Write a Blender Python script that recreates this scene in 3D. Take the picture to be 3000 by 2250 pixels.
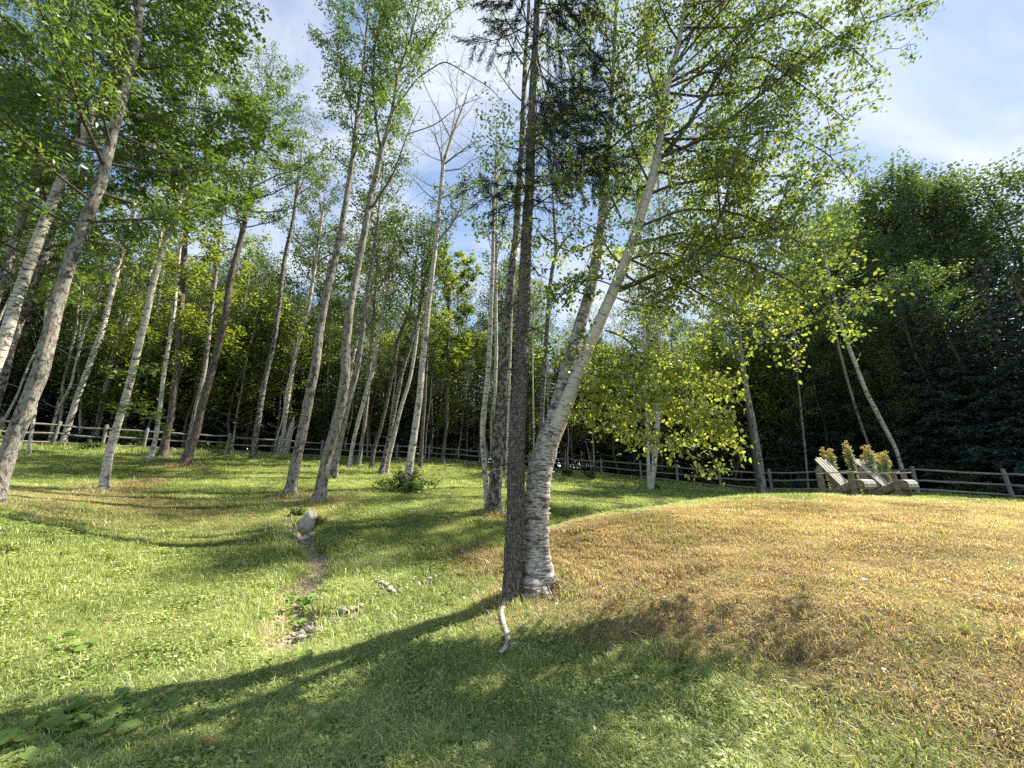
import bpy, math, random
import numpy as np
from mathutils import Vector, Matrix

# ---------------------------------------------------------------- camera, sky, sun, exposure
for o in list(bpy.data.objects):
    bpy.data.objects.remove(o)
SC = bpy.context.scene
COL = SC.collection
W, H, F = 2212.0, 1659.0, 831.0          # image frame the measurements were taken in, focal length in its pixels
PITCH = math.radians(14.4)
EYE = np.array([0.0, 0.0, 1.6])
cam = bpy.data.cameras.new('camera')
cam.sensor_width = 36.0
cam.lens = 36.0 * F / W
cam.clip_start = 0.05
cam.clip_end = 1500
camo = bpy.data.objects.new('camera', cam)
COL.objects.link(camo)
camo.location = EYE
camo.rotation_euler = (math.pi / 2 + PITCH, 0, 0)
SC.camera = camo

SUN_AZ, SUN_EL = math.radians(58), math.radians(48)
sun_dir = Vector((math.sin(SUN_AZ) * math.cos(SUN_EL), math.cos(SUN_AZ) * math.cos(SUN_EL), math.sin(SUN_EL)))
sl = bpy.data.lights.new('sun', 'SUN')
sl.energy = 5.0
sl.angle = math.radians(0.6)
sl.color = (1.0, 0.93, 0.80)
so = bpy.data.objects.new('sun', sl)
COL.objects.link(so)
so.rotation_euler = sun_dir.to_track_quat('Z', 'Y').to_euler()

wd = bpy.data.worlds.new('World')
SC.world = wd
wd.use_nodes = True
nt = wd.node_tree
nt.nodes.clear()
N = nt.nodes.new
Lk = nt.links.new
wo = N('ShaderNodeOutputWorld')
bg = N('ShaderNodeBackground')
bg.inputs['Strength'].default_value = 0.098
sky = N('ShaderNodeTexSky')
sky.sky_type = 'NISHITA'
sky.sun_disc = False
sky.sun_elevation = SUN_EL
sky.sun_rotation = SUN_AZ
sky.air_density = 1.0
sky.dust_density = 0.15
sky.ozone_density = 1.6
tc = N('ShaderNodeTexCoord')
mp = N('ShaderNodeMapping')
mp.inputs['Rotation'].default_value = (0.3, 0.2, 0.9)
mp.inputs['Scale'].default_value = (1.0, 2.6, 2.2)
n1 = N('ShaderNodeTexNoise')
n1.inputs['Scale'].default_value = 1.7
n1.inputs['Detail'].default_value = 9
n1.inputs['Roughness'].default_value = 0.56
n1.inputs['Distortion'].default_value = 0.5
rp = N('ShaderNodeValToRGB')
rp.color_ramp.elements[0].position = 0.43
rp.color_ramp.elements[0].color = (0, 0, 0, 1)
rp.color_ramp.elements[1].position = 0.68
rp.color_ramp.elements[1].color = (0.9, 0.9, 0.9, 1)
# thin cloud is thicker towards the sun's quarter of the sky
dt = N('ShaderNodeVectorMath'); dt.operation = 'DOT_PRODUCT'
dt.inputs[1].default_value = (0.52, 0.44, 0.73)
mr = N('ShaderNodeMapRange')
mr.inputs['From Min'].default_value = 0.35; mr.inputs['From Max'].default_value = 0.95
mr.inputs['To Min'].default_value = 0.0; mr.inputs['To Max'].default_value = 0.75
ad = N('ShaderNodeMath'); ad.operation = 'ADD'; ad.use_clamp = True
mx = N('ShaderNodeMix'); mx.data_type = 'RGBA'
mx.inputs[7].default_value = (4.3, 4.4, 4.6, 1)
hz = N('ShaderNodeMix'); hz.data_type = 'RGBA'; hz.inputs[7].default_value = (1.8, 2.4, 3.35, 1)      # thin high haze
Lk(tc.outputs['Generated'], mp.inputs['Vector'])
Lk(mp.outputs[0], n1.inputs['Vector'])
Lk(n1.outputs['Fac'], rp.inputs['Fac'])
Lk(tc.outputs['Generated'], dt.inputs[0])
Lk(dt.outputs['Value'], mr.inputs['Value'])
Lk(rp.outputs['Color'], ad.inputs[0])
ad.inputs[1].default_value = 0.0
Lk(mr.outputs[0], hz.inputs[0])
Lk(sky.outputs[0], hz.inputs[6])
Lk(ad.outputs[0], mx.inputs[0])
Lk(hz.outputs[2], mx.inputs[6])
Lk(mx.outputs[2], bg.inputs['Color'])
Lk(bg.outputs[0], wo.inputs['Surface'])

SC.view_settings.view_transform = 'Standard'
SC.view_settings.look = 'None'
SC.view_settings.exposure = 1.4
SC.view_settings.gamma = 1.0
SC.view_settings.use_curve_mapping = False
SC.render.engine = 'CYCLES'
SC.cycles.use_denoising = False
SC.cycles.max_bounces = 6
SC.cycles.diffuse_bounces = 4
SC.cycles.glossy_bounces = 2
SC.cycles.transmission_bounces = 4
SC.cycles.transparent_max_bounces = 4

# ---------------------------------------------------------------- helpers
rng = np.random.default_rng(11)
random.seed(11)
cp, sp = math.cos(PITCH), math.sin(PITCH)


def pix(px, py, Y):
    """point at forward distance Y along the sight line that was measured at px, py in the photograph"""
    xc, yc = (px - W / 2) / F, -(py - H / 2) / F
    s = Y / (cp - yc * sp)
    return np.array([xc * s, Y, EYE[2] + s * (sp + yc * cp)])


def tag(o, label=None, cat=None, group=None, kind=None):
    if label: o['label'] = label
    if cat: o['category'] = cat
    if group: o['group'] = group
    if kind: o['kind'] = kind
    return o


def empty(name, loc, label, cat, group=None):
    o = bpy.data.objects.new(name, None)
    o.empty_display_size = 0.2
    o.location = [float(v) for v in loc]
    COL.objects.link(o)
    return tag(o, label, cat, group)


def mesh_np(name, verts, faces, mat, parent=None, attrs=None, smooth=False, origin=None, link=True):
    """faces: (m,k) int array or list of such arrays; verts in world space, moved to origin/parent space"""
    v = np.asarray(verts, dtype=np.float32)
    if parent is not None:
        v = v - np.array(parent.location, dtype=np.float32)
    elif origin is not None:
        v = v - np.asarray(origin, dtype=np.float32)
    if isinstance(faces, np.ndarray): faces = [faces]
    me = bpy.data.meshes.new(name)
    me.vertices.add(len(v))
    me.vertices.foreach_set('co', v.ravel())
    nl = sum(f.size for f in faces)
    nf = sum(len(f) for f in faces)
    me.loops.add(nl)
    me.polygons.add(nf)
    me.loops.foreach_set('vertex_index', np.concatenate([f.ravel() for f in faces]).astype(np.int32))
    tot = np.concatenate([np.full(len(f), f.shape[1], dtype=np.int32) for f in faces])
    st = np.concatenate([[0], np.cumsum(tot)[:-1]]).astype(np.int32)
    me.polygons.foreach_set('loop_start', st)
    me.polygons.foreach_set('loop_total', tot)
    me.update(calc_edges=True)
    if smooth:
        me.polygons.foreach_set('use_smooth', np.ones(nf, dtype=bool))
    for k, a in (attrs or {}).items():
        a = np.asarray(a, dtype=np.float32)
        if a.ndim == 1:
            at = me.attributes.new(k, 'FLOAT', 'POINT'); at.data.foreach_set('value', a)
        else:
            at = me.attributes.new(k, 'FLOAT_VECTOR', 'POINT'); at.data.foreach_set('vector', a.ravel())
    if mat: me.materials.append(mat)
    o = bpy.data.objects.new(name, me)
    if parent is not None:
        o.parent = parent
    elif origin is not None:
        o.location = [float(q) for q in origin]
    if link: COL.objects.link(o)
    return o


def lattice(ix, iy, seed):
    h = (ix.astype(np.int64) * 374761393 + iy.astype(np.int64) * 668265263 + seed * 974711) & 0x7fffffff
    h = ((h ^ (h >> 13)) * 1274126177) & 0x7fffffff
    return ((h ^ (h >> 16)) & 0xffff) / 65535.0


def vnoise(x, y, scale, seed=0, octaves=3):
    x = np.asarray(x, float) * scale; y = np.asarray(y, float) * scale
    out = 0; amp = 1.0; tot = 0
    for k in range(octaves):
        ix, iy = np.floor(x), np.floor(y)
        fx, fy = x - ix, y - iy
        fx = fx * fx * (3 - 2 * fx); fy = fy * fy * (3 - 2 * fy)
        a = lattice(ix, iy, seed + k); b = lattice(ix + 1, iy, seed + k)
        c = lattice(ix, iy + 1, seed + k); d = lattice(ix + 1, iy + 1, seed + k)
        out = out + amp * ((a * (1 - fx) + b * fx) * (1 - fy) + (c * (1 - fx) + d * fx) * fy)
        tot += amp; amp *= 0.5; x = x * 2.03 + 7.1; y = y * 2.03 + 3.7
    return out / tot


def sstep(a, b, x):
    t = np.clip((x - a) / (b - a), 0, 1)
    return t * t * (3 - 2 * t)


def norm(v):
    return v / np.maximum(np.linalg.norm(v, axis=-1, keepdims=True), 1e-9)


# ---------------------------------------------------------------- ground shape
gp = [(1106, 1659, 2.7), (0, 1659, 2.7), (500, 1659, 2.75), (2212, 1659, 2.3), (1700, 1659, 2.45),
      (1106, 1400, 4.4), (0, 1400, 4.2), (350, 1420, 4.5), (650, 1400, 4.75), (1500, 1400, 3.75), (1850, 1400, 3.3), (2212, 1400, 3.1),
      (1130, 1285, 5.9), (0, 1250, 5.0), (300, 1250, 6.1), (650, 1250, 6.7), (900, 1280, 6.3), (1000, 1240, 7.1),
      (1500, 1250, 5.0), (1850, 1250, 4.4), (2212, 1250, 4.07), (1500, 1150, 6.6), (1850, 1150, 5.8), (2212, 1150, 5.96),
      (1500, 1085, 9.5), (1700, 1074, 9.8), (1850, 1077, 9.8), (2000, 1078, 9.5), (2212, 1092, 9.0), (1300, 1115, 8.5), (1200, 1146, 7.8),
      (1250, 1100, 13.0), (1450, 1080, 17.0), (1405, 1062, 20.0), (1665, 1068, 21.0), (1985, 1073, 16.5), (2190, 1088, 15.5),
      (0, 1150, 5.6), (300, 1150, 7.7), (650, 1150, 8.6), (627, 1077, 12.0), (690, 1087, 11.2), (900, 1150, 9.3), (880, 1064, 15.0),
      (1065, 1115, 11.0), (1065, 1180, 8.2), (223, 1066, 10.5), (0, 1060, 9.0), (0, 1030, 12.0), (400, 1003, 17.0), (323, 997, 17.0),
      (548, 994, 21.0), (100, 968, 18.0), (490, 985, 22.0), (700, 995, 24.5), (990, 1003, 29.0), (1130, 1016, 30.0), (1320, 1032, 28.0),
      (1465, 1050, 23.5), (880, 1022, 21.0), (1150, 1060, 18.0), (1200, 1030, 25.0)]
cps = [pix(*g) for g in gp]
cps += [np.array(p) for p in [(0, 0, 0), (-4, 0, .1), (4, 0, .25), (0, -10, 0), (-12, -8, .8), (12, -8, .3), (-16, 4, 2.0), (14, 3, .9),
        (1.15, 10, .42), (2.4, 12, .5), (5.6, 13, .72), (9.5, 14, .75), (12.5, 13, .85), (17, 8, .5),
        (-40, 45, 5.5), (-20, 45, 4.8), (0, 60, 4.4), (20, 50, 2.6), (40, 45, 1.2), (45, 15, .4), (-45, 5, 4.2), (0, 120, 6), (-90, 60, 7), (90, 60, 2), (60, -30, 0), (-60, -30, 2)]]
cps = np.array(cps)


def tps(r2):
    return 0.5 * r2 * np.log(np.maximum(r2, 1e-9))


def fit(pts, lam=0.02):
    n = len(pts)
    d2 = ((pts[:, None, :2] - pts[None, :, :2]) ** 2).sum(-1)
    A = np.zeros((n + 3, n + 3))
    A[:n, :n] = tps(d2) + lam * np.eye(n) * 1.0
    A[:n, n] = 1; A[:n, n + 1:] = pts[:, :2]
    A[n, :n] = 1; A[n + 1:, :n] = pts[:, :2].T
    b = np.concatenate([pts[:, 2], [0, 0, 0]])
    return np.linalg.solve(A, b)


GW = fit(cps)


def seg_dist(x, y, poly):
    best = np.full(np.shape(x), 1e9)
    for (ax, ay), (bx, by) in zip(poly[:-1], poly[1:]):
        dx, dy = bx - ax, by - ay
        t = np.clip(((x - ax) * dx + (y - ay) * dy) / (dx * dx + dy * dy), 0, 1)
        best = np.minimum(best, np.hypot(x - ax - t * dx, y - ay - t * dy))
    return best


STONE_SPOTS = [(668, 1372, .30), (650, 1382, .2), (755, 1326, .25), (780, 1320, .2), (824, 1266, .22), (844, 1280, .22), (918, 1262, .22), (940, 1250, .2), (655, 1150, .4), (630, 1150, .3), (1096, 1310, .16), (1086, 1345, .10), (1096, 1395, .10), (1125, 1398, .08), (1190, 1282, .3), (1262, 1290, .16)]
RUT = [(-4.55, 8.9), (-4.1, 8.2), (-3.3, 7.3), (-3.25, 6.6), (-3.0, 5.8), (-2.6, 5.1)]
SWALE = [(-4.5, 3.4), (-3.1, 4.3), (-2.3, 5.0), (-1.6, 5.7), (-1.0, 6.3), (-0.3, 7.1), (0.8, 8.6), (2.4, 11.5)]


def ground(x, y):
    x = np.atleast_1d(np.asarray(x, float)); y = np.atleast_1d(np.asarray(y, float))
    sh = x.shape
    xf, yf = x.ravel(), y.ravel()
    out = np.empty(len(xf))
    n = len(cps)
    for i in range(0, len(xf), 20000):
        a, b = xf[i:i + 20000], yf[i:i + 20000]
        d2 = (a[:, None] - cps[None, :, 0]) ** 2 + (b[:, None] - cps[None, :, 1]) ** 2
        out[i:i + 20000] = tps(d2) @ GW[:n] + GW[n] + GW[n + 1] * a + GW[n + 2] * b
    near = np.exp(-(np.hypot(xf, yf) / 30) ** 2)
    out += (vnoise(xf, yf, 0.55, 3) - 0.5) * 0.10 * near + (vnoise(xf, yf, 3.5, 9, 2) - 0.5) * 0.035 * near
    out -= 0.15 * np.exp(-(seg_dist(xf, yf, RUT) / 0.34) ** 2)
    out -= 0.11 * np.exp(-(seg_dist(xf, yf, SWALE) / 0.5) ** 2)
    far = sstep(80, 200, np.hypot(xf, yf))
    out = out * (1 - far) + 4.0 * far
    return out.reshape(sh)


def g1(x, y):
    return float(ground(np.array([x]), np.array([y]))[0])


def on_ground(px, py, Y=None):
    """where the measured sight line meets the ground"""
    ys = np.linspace(1.8, 45, 1200)
    pts = np.array([pix(px, py, y) for y in ys])
    gz = ground(pts[:, 0], pts[:, 1])
    below = np.nonzero(pts[:, 2] <= gz)[0]
    if len(below) == 0 or Y is not None:
        y = Y or 20
        p = pix(px, py, y)
        return np.array([p[0], p[1], g1(p[0], p[1])])
    i = below[0]
    return np.array([pts[i][0], pts[i][1], gz[i]])


FPX = [(-420, 14.0), (-260, 14.8), (-120, 15.8), (-15, 16.6), (112, 18.0), (218, 19.0), (308, 20.0), (400, 21.0), (488, 22.0), (597, 23.3), (692, 24.5), (775, 25.8), (856, 27.0),
       (926, 28.2), (990, 29.0), (1052, 29.6), (1110, 30.0), (1168, 29.8), (1228, 29.2), (1300, 28.0), (1386, 25.8), (1465, 23.6), (1559, 22.0), (1669, 20.8), (1775, 19.4),
       (1880, 17.9), (1985, 16.4), (2192, 15.4), (2420, 14.6), (2660, 13.6)]


def fenceY(px):
    return np.interp(px, [f[0] for f in FPX], [f[1] for f in FPX])


def px_of(x, y):
    return W / 2 + F * x / np.maximum(y, 0.3)      # near the level of the horizon


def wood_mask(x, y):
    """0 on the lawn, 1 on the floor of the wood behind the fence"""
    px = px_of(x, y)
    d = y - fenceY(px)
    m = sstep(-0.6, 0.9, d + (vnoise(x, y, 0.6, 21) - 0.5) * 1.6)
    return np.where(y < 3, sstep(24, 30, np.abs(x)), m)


TREE_FOOT = []


def dry_mask(x, y):
    u = (x - 0.25) + (y - 5.5) * 0.55
    m = sstep(-0.6, 0.95, u + (vnoise(x, y, 0.9, 5) - 0.5) * 1.5)
    lim = 8.3 + 0.06 * x
    m = m * (1 - sstep(lim - 1.0, lim + 0.5, y + (vnoise(x, y, 1.2, 31) - .5) * 1.4))
    m = m * (1 - 0.55 * sstep(8, 12, x))
    m = m * (0.76 + 0.9 * (vnoise(x, y, 1.9, 8) - 0.3))
    m = m * (1 - 0.18 * (1 - sstep(2.2, 3.8, y)))
    m = np.maximum(m, 0.62 * sstep(.54, .75, vnoise(x, y, .42, 77)) * (1 - sstep(0.2, 1.5, u)) * sstep(4.5, 6.5, y))
    for (tx, ty, r) in TREE_FOOT:
        m = np.maximum(m, 0.8 * np.exp(-(np.hypot(x - tx, y - ty) / r) ** 2))
    patch = np.exp(-(((x + 9) / 3.0) ** 2 + ((y - 9) / 1.6) ** 2))
    m = np.maximum(m, 0.75 * patch * vnoise(x, y, 1.1, 14) * 1.5)
    return np.clip(m, 0, 1)


SPOTS = []


def dirt_mask(x, y):
    if not SPOTS:
        for a, b, w in STONE_SPOTS: SPOTS.append((*on_ground(a, b)[:2], w))
    m = 1.0 * np.exp(-(seg_dist(x, y, RUT) / (0.16 + .42 * vnoise(x, y, 2.2, 55))) ** 4)
    m = np.maximum(m, 0.55 * np.exp(-(seg_dist(x, y, SWALE) / 0.16) ** 2) * sstep(.45, .6, vnoise(x, y, 2.0, 61)))
    m = np.maximum(m, 0.9 * np.exp(-(np.hypot(x - 0.5, y - 5.6) / 0.42) ** 2))
    m = np.maximum(m, 0.5 * np.exp(-(np.hypot(x - 1.15, y - 5.55) / 0.22) ** 2))
    for a, b, w in SPOTS: m = np.maximum(m, .85 * np.exp(-(np.hypot(x - a, y - b) / w) ** 2))
    return m


# ---------------------------------------------------------------- materials
def new_mat(name):
    m = bpy.data.materials.new(name)
    m.use_nodes = True
    t = m.node_tree
    t.nodes.clear()
    out = t.nodes.new('ShaderNodeOutputMaterial')
    return m, t, out


def attr(t, name, kind='GEOMETRY'):
    a = t.nodes.new('ShaderNodeAttribute'); a.attribute_name = name; a.attribute_type = kind
    return a


def ramp(t, src, stops):
    r = t.nodes.new('ShaderNodeValToRGB')
    el = r.color_ramp.elements
    while len(el) < len(stops): el.new(0.5)
    for e, (p, c) in zip(el, stops):
        e.position = p; e.color = (*c, 1) if len(c) == 3 else c
    t.links.new(src, r.inputs['Fac'])
    return r.outputs['Color']


def noise(t, vec, scale, detail=4, rough=0.55, dist=0.0):
    n = t.nodes.new('ShaderNodeTexNoise')
    n.inputs['Scale'].default_value = scale; n.inputs['Detail'].default_value = detail
    n.inputs['Roughness'].default_value = rough; n.inputs['Distortion'].default_value = dist
    if vec is not None: t.links.new(vec, n.inputs['Vector'])
    return n.outputs['Fac']


def mapped(t, vec, scale):
    m = t.nodes.new('ShaderNodeMapping'); m.inputs['Scale'].default_value = scale
    t.links.new(vec, m.inputs['Vector'])
    return m.outputs[0]


def mixc(t, fac, a, b, mode='MIX'):
    m = t.nodes.new('ShaderNodeMix'); m.data_type = 'RGBA'; m.blend_type = mode
    for s, v in ((m.inputs[0], fac), (m.inputs[6], a), (m.inputs[7], b)):
        if isinstance(v, (int, float)): s.default_value = v
        elif isinstance(v, tuple): s.default_value = (*v, 1)
        else: t.links.new(v, s)
    return m.outputs[2]


def bump(t, h, strength, dist):
    b = t.nodes.new('ShaderNodeBump'); b.inputs['Strength'].default_value = strength; b.inputs['Distance'].default_value = dist
    t.links.new(h, b.inputs['Height'])
    return b.outputs['Normal']


def math_(t, op, a, b=0.0):
    m = t.nodes.new('ShaderNodeMath'); m.operation = op
    for s, v in ((m.inputs[0], a), (m.inputs[1], b)):
        if isinstance(v, (int, float)): s.default_value = v
        else: t.links.new(v, s)
    return m.outputs[0]


def principled(t, out, col, rough=0.8, normal=None, spec=0.3):
    p = t.nodes.new('ShaderNodeBsdfPrincipled')
    if isinstance(col, tuple): p.inputs['Base Color'].default_value = (*col, 1)
    else: t.links.new(col, p.inputs['Base Color'])
    p.inputs['Roughness'].default_value = rough
    p.inputs['Specular IOR Level'].default_value = spec
    if normal is not None: t.links.new(normal, p.inputs['Normal'])
    t.links.new(p.outputs[0], out.inputs['Surface'])
    return p


def leaf_mat(name, stops, trans=0.45, bright=1.6, gloss=0.045, tint=(1.0, 1.04, 0.5)):
    m, t, out = new_mat(name)
    a = attr(t, 'rnd')
    oi = t.nodes.new('ShaderNodeObjectInfo')
    v = math_(t, 'ADD', math_(t, 'MULTIPLY', a.outputs['Fac'], 0.85), math_(t, 'MULTIPLY', oi.outputs['Random'], 0.15))
    c = ramp(t, v, stops)
    d = t.nodes.new('ShaderNodeBsdfDiffuse'); t.links.new(c, d.inputs['Color'])
    tr = t.nodes.new('ShaderNodeBsdfTranslucent')
    t.links.new(mixc(t, 1.0, c, tuple(bright * k for k in tint), 'MULTIPLY'), tr.inputs['Color'])
    m1 = t.nodes.new('ShaderNodeMixShader'); m1.inputs[0].default_value = trans
    t.links.new(d.outputs[0], m1.inputs[1]); t.links.new(tr.outputs[0], m1.inputs[2])
    g = t.nodes.new('ShaderNodeBsdfGlossy'); g.inputs['Roughness'].default_value = 0.45
    g.inputs['Color'].default_value = (0.9, 0.95, 1, 1)
    m2 = t.nodes.new('ShaderNodeMixShader'); m2.inputs[0].default_value = gloss
    t.links.new(m1.outputs[0], m2.inputs[1]); t.links.new(g.outputs[0], m2.inputs[2])
    t.links.new(m2.outputs[0], out.inputs['Surface'])
    return m


def bark_mat(name, base, alt, dark, band=(5, 5, 40), band_t=(0.60, 0.66), patch=(4, 4, 6), patch_t=(0.6, 0.68), bumpy=0.5, rough=0.85, fine=40):
    m, t, out = new_mat(name)
    v = attr(t, 'bk').outputs['Vector']
    oi = t.nodes.new('ShaderNodeObjectInfo')
    vv = t.nodes.new('ShaderNodeVectorMath'); vv.operation = 'ADD'
    t.links.new(v, vv.inputs[0]); t.links.new(oi.outputs['Random'], vv.inputs[1])
    v = vv.outputs[0]
    c = mixc(t, noise(t, mapped(t, v, (3, 3, 1.3)), 2.2, 5, 0.6), base, alt)
    nb = noise(t, mapped(t, v, band), 1.0, 5, 0.62)
    fb = ramp(t, nb, [(band_t[0], (0, 0, 0)), (band_t[1], (1, 1, 1))])
    c = mixc(t, math_(t, 'MULTIPLY', fb, 0.8), c, dark)
    npt = noise(t, mapped(t, v, patch), 1.0, 6, 0.68, 0.4)
    fp = ramp(t, npt, [(patch_t[0], (0, 0, 0)), (patch_t[1], (1, 1, 1))])
    c = mixc(t, math_(t, 'MULTIPLY', fp, 0.9), c, dark)
    nf = noise(t, mapped(t, v, (1, 1, 0.5)), fine, 4, 0.7)
    c = mixc(t, 0.5, c, ramp(t, nf, [(0.3, (0.45, 0.45, 0.45)), (0.7, (1.3, 1.3, 1.3))]), 'MULTIPLY')
    h = math_(t, 'SUBTRACT', nf, math_(t, 'MULTIPLY', math_(t, 'ADD', fb, fp), 0.6))
    principled(t, out, c, rough, bump(t, h, bumpy, 0.02), 0.2)
    return m


M = {}
M['leaf_birch'] = leaf_mat('birch_leaf', [(0, (0.05, 0.085, 0.02)), (0.5, (0.10, 0.14, 0.032)), (0.85, (0.19, 0.21, 0.05)), (1, (0.26, 0.20, 0.06))], 0.52, 2.0)
M['leaf_birch_gold_lit'] = leaf_mat('birch_leaf_gold_lit', [(0, (0.09, 0.135, 0.03)), (0.5, (0.18, 0.22, 0.055)), (1, (0.38, 0.37, 0.09))], 0.5, 2.2)  # yellowish birch leaves, colour brightened to stand in for sunlight on the boughs
M['leaf_ash'] = leaf_mat('ash_leaf', [(0, (0.045, 0.08, 0.02)), (0.6, (0.095, 0.145, 0.034)), (1, (0.18, 0.22, 0.055))], 0.5, 1.9)
M['leaf_wood'] = leaf_mat('woodland_leaf', [(0, (0.035, 0.06, 0.020)), (0.6, (0.08, 0.115, 0.034)), (1, (0.15, 0.18, 0.05))], 0.46, 1.8)
M['leaf_dusty'] = leaf_mat('grey_green_leaf', [(0, (0.055, 0.085, 0.03)), (0.6, (0.1, 0.13, 0.045)), (1, (0.17, 0.17, 0.06))], 0.4, 1.6)
M['leaf_gold'] = leaf_mat('maple_leaf_yellow', [(0, (0.09, 0.13, 0.025)), (0.5, (0.16, 0.20, 0.035)), (1, (0.32, 0.31, 0.05))], 0.5, 1.8)
M['leaf_maple'] = leaf_mat('maple_leaf_green', [(0, (0.05, 0.09, 0.022)), (0.6, (0.10, 0.15, 0.036)), (1, (0.18, 0.23, 0.055))], 0.45, 1.8)
M['leaf_shade'] = leaf_mat('undergrowth_leaf', [(0, (0.03, 0.06, 0.015)), (1, (0.08, 0.12, 0.03))], 0.4, 1.5)
M['needle'] = leaf_mat('spruce_needle', [(0, (0.012, 0.028, 0.018)), (1, (0.035, 0.06, 0.034))], 0.08, 1.0, 0.04, (1, 1, 1))
M['needle_fir'] = leaf_mat('fir_needle', [(0, (0.014, 0.034, 0.03)), (.7, (0.032, 0.06, 0.045)), (1, (0.08, 0.11, 0.06))], 0.1, 1.0, 0.05, (1, 1, 1))
M['bark_birch'] = bark_mat('birch_bark', (0.62, 0.58, 0.50), (0.46, 0.42, 0.35), (0.055, 0.045, 0.038), (5, 5, 30), (0.54, 0.62), (4, 4, 7), (0.56, 0.62), 0.7)
M['bark_shaggy'] = bark_mat('peeling_birch_bark', (0.66, 0.63, 0.57), (0.44, 0.39, 0.33), (0.09, 0.065, 0.05), (9, 9, 42), (0.50, 0.64), (5, 5, 16), (0.53, 0.62), 1.0, fine=30)
M['bark_cream'] = bark_mat('smooth_birch_bark', (0.66, 0.61, 0.51), (0.52, 0.46, 0.36), (0.09, 0.06, 0.04), (3, 3, 50), (0.58, 0.66), (5, 5, 9), (0.60, 0.66), 0.5)
M['bark_grey'] = bark_mat('grey_ash_bark', (0.37, 0.34, 0.29), (0.24, 0.215, 0.18), (0.06, 0.052, 0.044), (26, 26, 9), (0.50, 0.66), (8, 8, 5), (0.53, 0.60), 1.0)
M['bark_speck'] = bark_mat('blotched_poplar_bark', (0.34, 0.31, 0.265), (0.2, 0.18, 0.155), (0.035, 0.03, 0.028), (20, 20, 12), (0.52, 0.62), (8, 8, 8), (0.49, 0.54), 1.0)
M['bark_brown'] = bark_mat('brown_bark', (0.19, 0.16, 0.135), (0.115, 0.095, 0.08), (0.04, 0.032, 0.027), (22, 22, 6), (0.5, 0.6), (6, 6, 5), (0.55, 0.66), 0.9)
M['bark_spruce'] = bark_mat('spruce_bark', (0.27, 0.235, 0.20), (0.16, 0.135, 0.115), (0.05, 0.04, 0.034), (44, 44, 16), (0.47, 0.60), (22, 22, 9), (0.55, 0.70), 1.0, fine=70)
M['twig'] = bark_mat('twig_bark', (0.12, 0.095, 0.075), (0.08, 0.065, 0.05), (0.04, 0.03, 0.03), bumpy=0.2)
M['twig_pale'] = bark_mat('bare_branch_bark', (0.34, 0.31, 0.27), (0.25, 0.22, 0.19), (0.12, 0.1, 0.09), bumpy=0.2)
M['root'] = bark_mat('bleached_root', (0.62, 0.57, 0.49), (0.45, 0.40, 0.34), (0.1, 0.08, 0.06), (30, 30, 6), (0.55, 0.65), (9, 9, 5), (0.6, 0.7), 0.8)


def ground_mat():
    m, t, out = new_mat('lawn_soil')
    pos = t.nodes.new('ShaderNodeNewGeometry').outputs['Position']
    dry = attr(t, 'dry').outputs['Fac']; wood = attr(t, 'wood').outputs['Fac']; dirt = attr(t, 'dirt').outputs['Fac']
    g = ramp(t, noise(t, pos, 9, 6, 0.7), [(0.3, (0.045, 0.06, 0.02)), (0.6, (0.11, 0.14, 0.04)), (0.75, (0.2, 0.22, 0.075))])
    d = ramp(t, noise(t, pos, 14, 6, 0.7), [(0.3, (0.13, 0.085, 0.04)), (0.55, (0.27, 0.19, 0.09)), (0.75, (0.4, 0.3, 0.15))])
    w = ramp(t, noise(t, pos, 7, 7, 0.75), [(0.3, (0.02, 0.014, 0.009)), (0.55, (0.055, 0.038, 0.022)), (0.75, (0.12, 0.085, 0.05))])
    s = ramp(t, noise(t, pos, 22, 6, 0.7), [(0.3, (0.15, 0.11, 0.07)), (0.55, (0.36, 0.28, 0.185)), (0.75, (0.58, 0.48, 0.34))])
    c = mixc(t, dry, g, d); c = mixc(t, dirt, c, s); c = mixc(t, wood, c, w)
    principled(t, out, c, 0.95, bump(t, noise(t, pos, 26, 5, 0.75), 0.9, 0.03), 0.1)
    return m


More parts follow.
